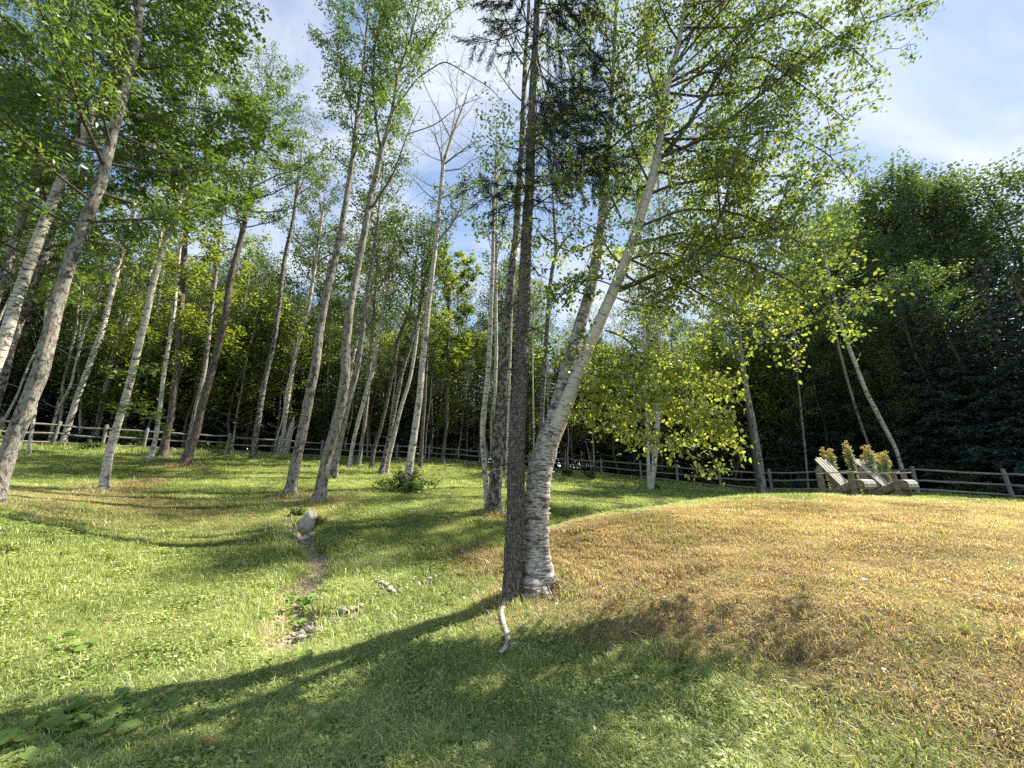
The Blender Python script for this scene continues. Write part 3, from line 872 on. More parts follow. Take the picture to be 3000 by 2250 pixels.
    gs, gr = np.concatenate(gold.s), np.concatenate(gold.r)
    d = np.linalg.norm(gp_ - EYE, axis=1) / np.maximum(gs, .04)
    idx = np.argsort(d)[:300]
    rest = np.setdiff1d(np.arange(len(gp_)), idx)
    v, f, rr = leaves_np(gp_[rest], ga[rest], gn[rest], gs[rest], 'ovate', gr[rest])
    o = mesh_np('low_foliage', v, f, M['leaf_birch_gold_lit'], root, {'rnd': rr}); o['kind'] = 'stuff'
    protos = []
    for k in range(6):
        v, f, rr = leaves_np(np.zeros((1, 3)), np.array([[1., 0, 0]]), np.array([[0, 0, 1.]]), np.ones(1), 'ovate', np.array([.3 + .14 * k]))
        po = mesh_np('leaf', v, f, M['leaf_birch_gold_lit'], None, {'rnd': rr}, link=False); protos.append(po.data)
    for n_, i in enumerate(idx):
        o = bpy.data.objects.new('leaf', protos[n_ % 6])
        a = norm(ga[i]); b = norm(np.cross(gn[i], a)); c = np.cross(a, b)
        Mx = Matrix([[a[0], b[0], c[0]], [a[1], b[1], c[1]], [a[2], b[2], c[2]]]).to_4x4()
        o.parent = root
        o.matrix_local = Matrix.Translation(Vector([float(q) for q in gp_[i] - foot])) @ Mx @ Matrix.Scale(float(gs[i]), 4)
        COL.objects.link(o)
    TREE_FOOT.append((foot[0] + .2, foot[1] - .1, 0.9))
    return root


def needle_boughs(P, t, R, tb, lv, r, t0, t1, n, L, bias=None, hang=0.35, leaf=0.115, dens=95, step_m=6.0):
    az = r.uniform(0, 6)
    for k in range(n):
        u = t0 + (t1 - t0) * (k + r.uniform()) / n
        p = np.array([np.interp(u, t, P[:, q]) for q in range(3)])
        az += 2.4 + r.uniform(-.4, .4)
        a = az if bias is None or r.uniform() < .45 else bias + r.normal() * .6
        ll = L(u) * r.uniform(.75, 1.15)
        e = r.uniform(-.15, .15)
        d = np.array([math.cos(a) * math.cos(e), math.sin(a) * math.cos(e), math.sin(e)])
        s = np.linspace(0, 1, 7)[:, None]
        q = p + d * ll * s + np.array([0, 0, -hang]) * ll * (s - 0.75 * s ** 2.5)
        tb.add(q, np.linspace(max(.008, .25 * float(np.interp(u, t, R))), .003, 7), 4)
        m = max(3, int(ll * step_m))
        for j in range(m):
            w = .15 + .85 * (j + r.uniform()) / m
            i = min(int(w * 6), 5)
            b0 = q[i] + (q[i + 1] - q[i]) * (w * 6 - i)
            sd = np.cross(d, [0, 0, 1]) * (1 if j % 2 else -1)
            bd = norm(d * .7 + sd * r.uniform(.5, 1) + np.array([0, 0, -.35 * r.uniform(.2, 1.3)]))
            bl = ll * .38 * (1.1 - .7 * w) * r.uniform(.7, 1.2) + .08
            e2 = b0 + bd * bl + np.array([0, 0, -.12 * bl])
            tb.add(np.array([b0, (b0 + e2) / 2 + [0, 0, .01], e2]), [.006, .004, .002], 3)
            mm = max(4, int(dens * bl / .4))
            tt = r.uniform(0, 1, mm)[:, None]
            pos = b0 + (e2 - b0) * tt + r.normal(size=(mm, 3)) * .018
            lv.add(pos, leaf, r, .55, .2, bias=bd * 1.6)


def main_spruce():
    r = np.random.default_rng(8)
    Y = 5.7
    pp = [(1106, 1291, 40), (1109, 1230, 40), (1111, 1150, 39), (1115, 1000, 36), (1119, 900, 33), (1125, 800, 31), (1130, 664, 27), (1137, 520, 22), (1144, 400, 19), (1150, 200, 15), (1158, 60, 13), (1162, -60, 11)]
    pts, rad, foot = trunk_path(pp, Y, 3.0)
    root = empty('spruce_tree', foot, 'dark straight spruce with scaly bark, nearest trunk, standing in front of the peeling birch', 'tree')
    P, t, tot = resample(pts, .045)
    dd = np.concatenate([[0], np.cumsum(np.linalg.norm(np.diff(pts, axis=0), axis=1))]) / 1.0
    R = np.interp(t, dd / dd[-1], rad)
    tr = Tubes(); tr.add(P, R, 36, 0.085, 12, flare=(0.35, 0.2, 4)); tr.build('trunk', M['bark_spruce'], root)
    cv, cf, cb = [], [], []
    for k in range(2600):                                    # scales of bark
        i = int(r.uniform(1, len(P) * .55)); a = r.uniform(0, 6.28); w_ = r.uniform(.008, .022) / R[i]; h_ = r.uniform(.02, .05)
        R1, R2 = R[i] * 1.06 + .004, R[i] * 1.06 + r.uniform(.006, .014)
        for (da, dz, q_) in ((-w_, 0, R2), (w_, .004, R2), (w_ * .8, h_, R1), (-w_ * .7, h_ * .9, R1)):
            c = P[i] + np.array([math.cos(a + da) * q_, math.sin(a + da) * q_, dz]); cv.append(c); cb.append([math.cos(a) * .2, math.sin(a) * .2, c[2] + .3 * a])
        cf.append([4 * k, 4 * k + 1, 4 * k + 2, 4 * k + 3])
    o = mesh_np('bark_scales', np.array(cv), np.array(cf), M['bark_spruce'], root, {'bk': np.array(cb)}); o['kind'] = 'stuff'
    tb = Tubes(); lv = Leaves()
    u_of = lambda py: float(np.interp(py, [-60, 0, 200, 400, 664, 900], [t[np.argmin(abs(P[:, 2] - pix(1100, q, Y)[2]))] for q in (-60, 0, 200, 400, 664, 900)]))
    needle_boughs(P, t, R, tb, lv, r, u_of(330), 1.0, 46, lambda u: 1.75 * (1.0 - .45 * (u - u_of(330)) / (1 - u_of(330))), bias=.3, hang=.5)
    needle_boughs(P, t, R, tb, lv, r, u_of(470), u_of(395), 6, lambda u: 1.05, bias=3.3, hang=.2)
    # bare dead snags lower down
    for (a, b, c, d_) in ((1110, 1000, 1052, 1010), (1122, 795, 1060, 800), (1128, 700, 1195, 726), (1130, 640, 1075, 690), (1132, 560, 1175, 600), (1140, 470, 1175, 475), (1138, 500, 1090, 560), (1142, 430, 1200, 440), (1130, 720, 1180, 700)):
        p0 = pix(a, b, Y); p1 = pix(c, d_, Y - .3 + r.uniform(-.3, .3))
        s = np.linspace(0, 1, 6)[:, None]
        tb.add(p0 + (p1 - p0) * s + r.normal(size=(6, 3)) * .02 * s, np.linspace(.017, .005, 6), 5)
        for k in range(4):
            w = r.uniform(.3, .9); e = p0 + (p1 - p0) * w
            tb.add(np.array([e, e + r.normal(size=3) * .12, e + r.normal(size=3) * .2]), [.005, .004, .002], 3)
    tb.build('branches', M['twig'], root)
    lv.build('crown', M['needle'], 'needle', root)
    N_LEAVES[0] += lv.count()
    # the root that runs out across the grass
    q = [on_ground(a, b) + np.array([0, 0, .05]) for a, b in ((1108, 1292), (1094, 1306), (1084, 1330), (1086, 1352), (1094, 1378), (1098, 1400), (1092, 1414), (1078, 1428))]
    q[0][2] += .07; q[1][2] += .02
    rt = Tubes(); Q, _, _ = resample(np.array(q), .03)
    rt.add(Q, np.linspace(.05, .018, len(Q)), 10, .15, 4)
    q2 = [on_ground(a, b) + np.array([0, 0, .02]) for a, b in ((1094, 1400), (1112, 1398), (1130, 1396), (1143, 1402))]
    Q, _, _ = resample(np.array(q2), .03); rt.add(Q, np.linspace(.02, .012, len(Q)), 8, .12, 5)
    rt.build('root', M['root'], root)
    TREE_FOOT.append((foot[0], foot[1], 0.5))


main_birch()
main_spruce()

UP = dict(up=.75)
TR = []
TR.append(hand_tree('poplar_tree', 'grey poplar with black bark blotches just behind the spruce trunk', 'tree',
    [(1066, 1117, 40), (1067, 1090, 34), (1071, 1030, 32), (1077, 930, 31), (1088, 797, 27), (1094, 700, 24), (1100, 640, 22), (1106, 588, 21), (1115, 508, 19), (1122, 400, 17), (1128, 300, 15), (1134, 150, 12), (1142, 20, 9)],
    11, 'bark_speck', 'birch', [dict(t0=.45, t1=1, n=20, L=2.4, kw=dict(up=.6, per_m=2.6, twig_len=.7, leaves_per=9, bare=.35))], sides=22, step=.12, rough=.09, seed=21, foot_dry=.5, leaf_scale=1.2))
TR.append(hand_tree('birch_tree', 'slender chalk white birch touching the left side of the blotched poplar', 'tree',
    [(1054, 1112, 15), (1051, 1060, 14), (1044, 980, 14), (1041, 930, 15), (1046, 880, 14), (1054, 814, 13), (1057, 754, 12), (1059, 695, 12), (1064, 588, 10), (1066, 481, 8), (1070, 380, 6)],
    11.2, 'bark_birch', 'wood', [dict(t0=.6, t1=1, n=14, L=1.6, kw=dict(leaves_per=10))], sides=14, rough=.12, seed=22, extra=2.5))
TR.append(hand_tree('birch_tree', 'thin white birch rising between the chalk white birch and the blotched poplar', 'tree',
    [(1070, 1004, 8), (1070, 900, 9), (1070, 830, 9), (1072, 750, 9), (1071, 690, 9), (1072, 535, 7), (1073, 430, 5)],
    21, 'bark_birch', 'wood', [dict(t0=.55, t1=1, n=14, L=2.2)], seed=23, extra=3, sides=10))
TR.append(hand_tree('birch_tree', 'very thin white birch showing between the poplar and the spruce', 'tree',
    [(1093, 1040, 7), (1097, 930, 7), (1102, 764, 7), (1106, 640, 6), (1108, 560, 5)],
    18, 'bark_birch', 'wood', [dict(t0=.6, t1=1, n=8, L=1.4)], seed=24, extra=2, sides=8))
TR.append(hand_tree('aspen_tree', 'crooked dappled aspen with a forked top right of the spruce trunk', 'tree',
    [(1166, 1040, 11), (1168, 960, 12), (1170, 900, 12), (1175, 814, 12), (1183, 695, 12), (1187, 628, 11), (1194, 575, 10), (1202, 543, 9), (1199, 508, 8), (1196, 460, 6)],
    19, 'bark_speck', 'dusty', [dict(t0=.7, t1=1, n=8, L=1.8, kw=dict(bare=.4))], seed=25, extra=3, sides=12,
    forks=[dict(p=[(1200, 548), (1215, 525), (1235, 500), (1250, 470)], r=.07, lp=6)]))
TR.append(hand_tree('birch_tree', 'thread-thin pale sapling trunk just right of the spruce', 'tree',
    [(1152, 1030, 4), (1153, 940, 4), (1151, 830, 4), (1150, 730, 4), (1156, 640, 3)], 25, 'bark_birch', 'wood', [dict(t0=.6, t1=1, n=6, L=1.4)], seed=26, extra=2, sides=6))
TR.append(hand_tree('birch_tree', 'two-stemmed grey birch on the lawn behind the low yellow boughs', 'tree',
    [(1404, 1062, 14), (1400, 1000, 10), (1399, 934, 9), (1393, 830, 9), (1390, 664, 8), (1384, 540, 6), (1380, 430, 4)],
    20, 'bark_birch', 'wood', [dict(t0=.55, t1=1, n=18, L=2.6)], seed=27, sides=10, limb_mat='bark_birch',
    forks=[dict(p=[(1406, 1058), (1412, 1010), (1419, 950), (1424, 830), (1425, 664), (1426, 560), (1424, 450), (1420, 340)], r=.15, r1=.03, limbs=16, L=2.4, t0=.55, per=0)]))
TR.append(hand_tree('maple_tree', 'grey-barked maple on the crest beside the fence, left of the two chairs', 'tree',
    [(1648, 1074, 24), (1643, 1020, 20), (1636, 964, 18), (1622, 890, 15), (1605, 797, 13), (1592, 700, 12), (1582, 600, 10), (1576, 480, 8), (1570, 380, 5)],
    17.5, 'bark_grey', 'wood', [dict(t0=.3, t1=1, n=34, L=3.6, kw=dict(leaves_per=22))], seed=28, sides=14,
    forks=[dict(p=[(1640, 1070), (1632, 1000), (1624, 940), (1612, 870)], r=.1, r1=.05, per=1, lp=3)]))
TR.append(hand_tree('birch_tree', 'white birch leaning hard to the left above the goldenrod', 'tree',
    [(1945, 990, 12), (1937, 972, 12), (1903, 909, 14), (1871, 847, 13), (1840, 766, 12), (1822, 720, 10), (1800, 640, 8), (1785, 560, 6)],
    18.5, 'bark_birch', 'wood', [dict(t0=.6, t1=1, n=12, L=1.8, kw=dict(leaves_per=8))], seed=29, sides=12, extra=2))
TR.append(hand_tree('ash_tree', 'thin grey tree leaning left beside the leaning white birch', 'tree',
    [(1890, 1000, 8), (1875, 959, 8), (1856, 906, 8), (1834, 835, 8), (1809, 741, 8), (1790, 640, 6), (1778, 540, 5)], 20, 'bark_grey', 'wood', [dict(t0=.45, t1=1, n=16, L=2.2)], seed=30, sides=8))
TR.append(hand_tree('ash_tree', 'slim pale trunk standing by the fence just left of the chairs', 'tree',
    [(1749, 1070, 7), (1744, 1030, 6), (1738, 959, 6), (1728, 866, 6), (1720, 780, 5), (1712, 690, 4)], 21, 'bark_grey', 'maple', [dict(t0=.25, t1=1, n=22, L=2.2)], seed=31, sides=8))

# left side
TR.append(hand_tree('ash_tree', 'thickest rough grey ash trunk, running from the left edge up across the frame', 'tree',
    [(-22, 1092, 72), (-8, 1050, 62), (10, 1000, 56), (37, 930, 53), (90, 797, 50), (120, 667, 42), (162, 533, 37), (216, 400, 34), (238, 311, 30), (262, 222, 27), (280, 155, 24), (298, 89, 20), (304, 0, 17)],
    7.2, 'bark_grey', 'ash', [dict(t0=.33, t1=.7, n=24, L=2.8, kw=dict(up=.15, per_m=3.6, leaves_per=22, twig_len=.6)), dict(t0=.7, t1=1, n=26, L=3.2, kw=dict(leaves_per=22))], sides=32, step=.06, rough=.07, seed=41, extra=4))
TR.append(hand_tree('birch_tree', 'white birch leaning in from the left edge beside the thickest grey ash', 'tree',
    [(-75, 1030, 44), (-60, 940, 42), (-30, 840, 41), (9, 737, 40), (45, 622, 36), (76, 533, 34), (111, 444, 32), (147, 355, 29), (191, 267, 25), (213, 200, 22), (240, 147, 19), (265, 70, 15), (285, -20, 12)],
    8.2, 'bark_birch', 'birch', [dict(t0=.36, t1=.75, n=24, L=2.6, kw=dict(up=.3, leaves_per=22, per_m=3.6)), dict(t0=.7, t1=1, n=24, L=3.4, kw=dict(leaves_per=24, per_m=3.4))], sides=24, step=.08, rough=.07, seed=42, leaf_scale=1.35))
TR.append(hand_tree('birch_tree', 'dark flaking trunk tucked between the white birch and the thickest ash at left', 'tree',
    [(-52, 1010, 30), (-20, 900, 28), (5, 830, 27), (20, 764, 27), (36, 711, 26), (80, 600, 24), (107, 524, 22), (125, 450, 18), (140, 380, 14)],
    9.2, 'bark_speck', 'maple', [dict(t0=.35, t1=1, n=26, L=2.8, kw=dict(up=.3, leaves_per=20))], sides=20, step=.1, rough=.1, seed=43))
TR.append(hand_tree('ash_tree', 'smooth brown trunk crossing behind the leaves at upper left', 'tree',
    [(-130, 1010, 30), (-70, 830, 29), (0, 620, 27), (71, 400, 25), (111, 253, 22), (138, 178, 18), (155, 120, 15), (165, 20, 11)],
    9.5, 'bark_grey', 'ash', [dict(t0=.4, t1=1, n=36, L=3.2, kw=dict(up=.4, leaves_per=20))], sides=18, step=.12, seed=44))
TR.append(hand_tree('birch_tree', 'birch with a black-ringed white foot, alone on the lawn at left', 'tree',
    [(220, 1070, 34), (224, 1050, 28), (233, 990, 27), (247, 941, 24), (277, 841, 22), (297, 757, 21), (317, 679, 20), (330, 613, 18), (351, 542, 16), (382, 453, 14), (398, 392, 12), (412, 320, 9), (420, 250, 6)],
    10.5, 'bark_birch', 'maple', [dict(t0=.5, t1=1, n=36, L=3.1, kw=dict(leaves_per=24, up=.3))], sides=20, step=.12, rough=.07, seed=45, foot_dry=.9,
    forks=[dict(p=[(262, 890), (290, 880), (320, 890), (345, 905)], r=.02, dy=-.3, lp=6, tw=.3, per=7), dict(p=[(262, 890), (250, 870), (235, 872)], r=.015, dy=-.3, lp=6, tw=.3, per=7),
           dict(p=[(283, 800), (260, 792), (235, 795)], r=.015, dy=-.2, lp=6, tw=.3, per=8), dict(p=[(283, 800), (320, 795), (350, 795)], r=.015, dy=-.2, lp=6, tw=.3, per=8), dict(p=[(345, 905), (355, 925), (362, 945)], r=.01, dy0=-.3, lp=5, tw=.22, per=8)]))
TR.append(hand_tree('birch_tree', 'small leaning birch with speckled white bark, second behind the black-ringed birch', 'tree',
    [(322, 998, 19), (327, 980, 14), (337, 947, 13), (347, 870, 12), (353, 814, 12), (367, 730, 12), (377, 664, 11), (383, 600, 9), (392, 500, 6)],
    17, 'bark_birch', 'gold', [dict(t0=.3, t1=1, n=20, L=2.0, kw=dict(leaves_per=14, up=.3))], sides=14, rough=.1, seed=46))
TR.append(hand_tree('pine_tree', 'dark reddish-brown trunk beside the small speckled birch', 'tree',
    [(352, 984, 30), (360, 940, 22), (370, 897, 21), (383, 797, 20), (389, 700, 19), (393, 622, 17), (400, 520, 14), (408, 420, 10)],
    18.5, 'bark_brown', 'wood', [dict(t0=.6, t1=1, n=20, L=3.0, kw=dict(leaves_per=20))], sides=16, seed=47))
TR.append(hand_tree('ash_tree', 'rough blackish trunk leaning right with a wide foot on the left lawn', 'tree',
    [(398, 1006, 34), (407, 980, 27), (420, 947, 24), (443, 850, 22), (473, 747, 21), (486, 689, 20), (498, 600, 18), (516, 533, 16), (529, 480, 14), (543, 400, 11), (556, 310, 8)],
    16.5, 'bark_brown', 'ash', [dict(t0=.55, t1=1, n=34, L=3.8, kw=dict(leaves_per=24, up=.4))], sides=18, rough=.1, seed=48, foot_dry=.9, leaf_scale=1.15))
TR.append(hand_tree('ash_tree', 'slim grey trunk crossing behind the rough blackish one', 'tree',
    [(402, 996, 14), (415, 920, 14), (423, 880, 13), (443, 797, 13), (457, 664, 12), (466, 600, 10), (476, 500, 7)], 18.5, 'bark_grey', 'gold', [dict(t0=.35, t1=1, n=22, L=2.4, kw=dict(up=.3))], sides=12, seed=49))
TR.append(hand_tree('pine_tree', 'red-brown trunk paling to white higher up, near the fence left of centre', 'tree',
    [(546, 996, 22), (550, 960, 17), (557, 914, 16), (570, 830, 15), (590, 747, 14), (603, 664, 13), (609, 600, 12), (618, 542, 11), (631, 489, 9), (640, 422, 8), (646, 370, 6)],
    20.5, 'bark_speck', 'dusty', [dict(t0=.7, t1=1, n=16, L=2.4, kw=dict(leaves_per=12, bare=.3))], sides=14, seed=50, limb_mat='twig_pale',
    forks=[dict(p=[(640, 430), (655, 390), (672, 350), (680, 310)], r=.06, lp=6)]))
TR.append(hand_tree('ash_tree', 'left one of the two pale grey leaning trunks behind the boulder', 'tree',
    [(625, 1080, 38), (629, 1055, 31), (633, 1030, 29), (650, 947, 28), (667, 864, 27), (680, 797, 25), (693, 697, 22), (712, 600, 20), (734, 520, 18), (750, 420, 15), (762, 340, 12), (772, 240, 9), (784, 160, 7), (792, 60, 5)],
    12, 'bark_grey', 'ash', [dict(t0=.52, t1=1, n=32, L=2.7, kw=dict(leaves_per=24, per_m=3.2, up=.4))], sides=24, step=.1, rough=.07, seed=51, foot_dry=.9,
    forks=[dict(p=[(770, 250), (740, 190), (728, 130), (735, 80)], r=.035, limbs=4, L=.9), dict(p=[(790, 100), (772, 40), (745, 10), (735, -20)], r=.02, lp=3, bare=.8), dict(p=[(740, 60), (700, 75), (665, 80)], r=.012, lp=2, bare=1.0, per=2)]))
TR.append(hand_tree('ash_tree', 'right one of the two pale grey leaning trunks behind the boulder, kinked halfway up', 'tree',
    [(688, 1090, 44), (691, 1070, 33), (703, 997, 29), (723, 930, 28), (736, 880, 28), (746, 814, 26), (747, 747, 24), (756, 664, 22), (764, 620, 20), (788, 500, 17), (800, 420, 15), (812, 380, 15), (828, 312, 12), (848, 240, 10), (860, 160, 8), (884, 92, 6)],
    11.3, 'bark_grey', 'ash', [dict(t0=.55, t1=1, n=24, L=2.2, kw=dict(leaves_per=22, per_m=3))], sides=24, step=.1, rough=.08, seed=52, foot_dry=.9,
    forks=[dict(p=[(824, 332), (812, 260), (804, 160), (812, 80), (836, 0), (845, -60)], r=.05, limbs=9, L=1.3),
           dict(p=[(804, 448), (848, 380), (884, 280), (908, 228)], r=.045, lp=5, bare=.5),
           dict(p=[(868, 150), (920, 100), (960, 40), (1010, 0)], r=.04, lp=6, limbs=6, L=1.1, kw=dict(bare=.4)),
           dict(p=[(880, 290), (940, 270), (990, 230), (1040, 210)], r=.02, lp=4, bare=.9),
           dict(p=[(850, 240), (900, 170), (960, 130), (1060, 190), (1110, 250)], r=.03, lp=3, bare=.9, per=4)]))
TR.append(hand_tree('ash_tree', 'slimmer grey trunk close behind the kinked one', 'tree',
    [(718, 1026, 24), (722, 1005, 19), (729, 980, 17), (746, 904, 15), (757, 850, 15), (769, 814, 14), (780, 747, 13), (790, 664, 12), (805, 560, 10), (815, 480, 7)],
    17, 'bark_grey', 'wood', [dict(t0=.65, t1=1, n=18, L=2.6, kw=dict(leaves_per=20))], sides=16, seed=53))
TR.append(hand_tree('birch_tree', 'narrow whitish trunk first right of the kinked pair', 'tree',
    [(756, 994, 11), (764, 950, 11), (773, 914, 11), (790, 850, 11), (806, 797, 11), (816, 730, 10), (829, 673, 9), (843, 590, 7)], 21, 'bark_birch', 'wood', [dict(t0=.55, t1=1, n=18, L=2.6)], sides=10, seed=54))
TR.append(hand_tree('birch_tree', 'narrow grey trunk standing straighter beside the narrow whitish one', 'tree',
    [(776, 992, 11), (787, 920, 10), (795, 850, 10), (800, 770, 9), (806, 700, 9), (812, 620, 7)], 22, 'bark_grey', 'dusty', [dict(t0=.5, t1=1, n=18, L=2.4)], sides=10, seed=55))
TR.append(hand_tree('pine_tree', 'dark thin trunk bending right in front of the centre-left fence rails', 'tree',
    [(802, 1002, 12), (810, 960, 10), (820, 935, 10), (836, 867, 9), (850, 797, 9), (860, 730, 9), (886, 671, 8), (895, 600, 6)], 21.5, 'bark_brown', 'wood', [dict(t0=.5, t1=1, n=18, L=2.4)], sides=10, seed=56))
TR.append(hand_tree('birch_tree', 'left trunk of the close pale pair leaning right by the dark thin one', 'tree',
    [(823, 1012, 16), (828, 1000, 13), (840, 947, 12), (853, 880, 12), (870, 797, 11), (886, 747, 10), (903, 690, 9), (915, 620, 7)], 19.5, 'bark_speck', 'wood', [dict(t0=.55, t1=1, n=20, L=2.6)], sides=12, seed=57))
TR.append(hand_tree('birch_tree', 'right trunk of the close pale pair, whiter bark', 'tree',
    [(834, 1010, 12), (842, 980, 11), (850, 947, 11), (866, 880, 10), (883, 830, 9), (893, 780, 9), (900, 730, 8), (908, 650, 6)], 20, 'bark_birch', 'wood', [dict(t0=.55, t1=1, n=14, L=2.2)], sides=12, seed=58))
TR.append(hand_tree('birch_tree', 'tall white birch with a leafy bush at its foot and a bare dead top', 'tree',
    [(878, 1067, 28), (881, 1045, 22), (886, 997, 20), (896, 930, 18), (906, 864, 17), (911, 797, 16), (920, 714, 15), (926, 655, 14), (940, 540, 12), (946, 480, 11), (953, 400, 10), (958, 352, 9), (972, 308, 8), (988, 260, 6), (1004, 220, 4)],
    15, 'bark_birch', 'dusty', [dict(t0=.62, t1=1, n=16, L=3.2, kw=dict(bare=1.0, per_m=4, twig_len=1.1, up=.6))], sides=18, step=.12, rough=.07, seed=59, extra=1.5, limb_mat='twig_pale', foot_dry=.8,
    forks=[dict(p=[(956, 360), (950, 320), (938, 290), (925, 270)], r=.05, lp=1, bare=1.0, limbs=5, L=1.5, kw=dict(bare=1.0)),
           dict(p=[(958, 356), (985, 335), (1020, 310), (1050, 300)], r=.05, lp=1, bare=1.0, limbs=5, L=1.6, kw=dict(bare=1.0)),
           dict(p=[(942, 525), (965, 500), (985, 470), (1005, 420)], r=.07, limbs=7, L=1.6)]))
TR.append(hand_tree('pine_tree', 'thin dark trunk right behind the tall white birch with the bush', 'tree',
    [(908, 1000, 11), (912, 940, 10), (916, 880, 10), (920, 800, 9), (925, 700, 8)], 23, 'bark_brown', 'wood', [dict(t0=.45, t1=1, n=18, L=2.6)], sides=10, seed=60))
TR.append(hand_tree('maple_tree', 'thin red-brown trunk at the fence with yellow-green foliage above', 'tree',
    [(955, 1002, 11), (959, 960, 9), (965, 930, 8), (966, 830, 8), (968, 740, 7), (970, 650, 6)], 27, 'bark_brown', 'gold', [dict(t0=.35, t1=1, n=26, L=3.2, kw=dict(up=.3, leaves_per=22))], sides=10, seed=61, leaf_scale=1.3))
TR.append(hand_tree('birch_tree', 'pale trunk in the wood seen between the red-brown trunk and the first leaning ash', 'tree',
    [(607, 990, 12), (614, 920, 12), (620, 872, 12), (633, 788, 12), (650, 722, 12), (667, 664, 11), (680, 578, 9), (693, 489, 7)], 25, 'bark_birch', 'dusty', [dict(t0=.6, t1=1, n=20, L=3.2, kw=dict(leaves_per=20))], sides=12, seed=62, leaf_scale=1.2))
TR.append(hand_tree('birch_tree', 'grey-white leaning trunk behind the upper left leaves, left of the black-ringed birch', 'tree',
    [(130, 975, 20), (170, 850, 19), (200, 770, 18), (222, 711, 17), (249, 600, 15), (275, 500, 12), (300, 420, 8)], 19, 'bark_birch', 'wood', [dict(t0=.5, t1=1, n=24, L=3.0, kw=dict(leaves_per=20))], sides=12, seed=63))
TR.append(hand_tree('birch_tree', 'slanting whitish trunk seen through leaves close left of the black-ringed birch', 'tree',
    [(200, 975, 16), (240, 780, 15), (275, 689, 14), (311, 622, 13), (340, 540, 10), (355, 470, 7)], 21.5, 'bark_birch', 'gold', [dict(t0=.5, t1=1, n=20, L=2.6, kw=dict(leaves_per=18))], sides=12, seed=64))
TR.append(hand_tree('birch_tree', 'thin speckled white trunk standing straight behind the thickest ash', 'tree',
    [(60, 990, 12), (80, 850, 11), (95, 730, 11), (102, 660, 10), (112, 560, 9), (120, 470, 6)], 15.5, 'bark_birch', 'maple', [dict(t0=.4, t1=1, n=22, L=2.4, kw=dict(leaves_per=16))], sides=12, seed=65))


# ---------------------------------------------------------------- trees of the wood: prototypes, then copies
def proto_tree(kind, seed):
    r = np.random.default_rng(seed)
    h = {'pole': 14, 'birch': 17, 'aspen': 18, 'maple': 16, 'ash': 18, 'gold': 9, 'spruce': 13, 'fir': 14}[kind]
    base_r = {'pole': .06, 'birch': .13, 'aspen': .15, 'maple': .16, 'ash': .17, 'gold': .07, 'spruce': .15, 'fir': .17}[kind]
    n = 14
    z = np.linspace(-.4, h, n)
    wob = np.cumsum(r.normal(size=(n, 2)) * .12, axis=0); wob -= wob[0]
    P0 = np.column_stack([wob, z])
    P, t, tot = resample(P0, .5)
    R = base_r * (1 - .93 * t) + .012
    tr = Tubes(); lv = Leaves()
    tr.add(P, R, 8, .08, seed)
    if kind in ('spruce', 'fir'):
        needle_boughs(P, t, R, tr, lv, r, .08 if kind == 'fir' else .25, .99, 110, lambda u: 3.1 * (1.02 - u) + .25, hang=.35, leaf=.20, dens=24, step_m=4.2)
        mats = ('bark_spruce', 'needle_fir' if kind == 'fir' else 'needle', 'narrow')
    else:
        S = {'pole': ('bark_birch', 'leaf_wood', .6, 16, 1.4, 12, .13), 'birch': ('bark_birch', 'leaf_wood', .45, 38, 3.0, 18, .15), 'aspen': ('bark_grey', 'leaf_dusty', .55, 30, 3.0, 14, .14), 'maple': ('bark_brown', 'leaf_wood', .28, 50, 3.6, 19, .17),
             'ash': ('bark_speck', 'leaf_wood', .42, 42, 3.4, 19, .17), 'gold': ('bark_brown', 'leaf_gold', .22, 28, 2.8, 12, .17)}[kind]
        auto_limbs((P, t, tot), R, r, tr, lv, S[2], 1.0, S[3], S[4], up=.25 if kind in ('gold', 'maple') else .65, leaf=S[6], per_m=3.0, twig_len=.9, leaves_per=S[5], droop=.3, flat=.8 if kind == 'gold' else .5, jit=.2, curl=.15)
        # a few dead or thinly leaved limbs low on the trunk
        l2 = Leaves()
        auto_limbs((P, t, tot), R, r, tr, l2, .12, S[2] + .1, 10, 1.4, up=.2, leaf=.12, per_m=3, twig_len=.5, leaves_per=3, bare=.6, curl=.1)
        lv.p += l2.p; lv.a += l2.a; lv.n += l2.n; lv.s += l2.s; lv.r += l2.r
        mats = (S[0], S[1], 'diamond')
    a = tr.build('trunk', M[mats[0]], None, link=False)
    b = lv.build('crown', M[mats[1]], mats[2], None, link=False)
    return a.data, b.data


PROTO = {}
for kind, k in (('pole', 2), ('birch', 3), ('aspen', 2), ('maple', 3), ('ash', 2), ('gold', 2), ('spruce', 2), ('fir', 2)):
    PROTO[kind] = [proto_tree(kind, 100 + 7 * i + hash_) for i in range(k) for hash_ in [sum(map(ord, kind))]]

WLAB = {'pole': ('sapling_tree', 'thin pale pole-like tree', 'thin pale poles'),
        'birch': ('birch_tree', 'white-stemmed birch', 'white-stemmed birches'),
        'aspen': ('aspen_tree', 'grey-stemmed thin aspen', 'grey-stemmed aspens'),
        'maple': ('maple_tree', 'dark-stemmed leafy maple', 'dark-stemmed maples'),
        'ash': ('ash_tree', 'mottled-stemmed ash', 'mottled-stemmed ashes'),
        'gold': ('understory_maple', 'low yellow-green young maple', 'young maples'),
        'spruce': ('spruce_tree', 'dark narrow spruce', 'narrow spruces'),
        'fir': ('fir_tree', 'blue-dark bushy fir', 'bushy firs')}


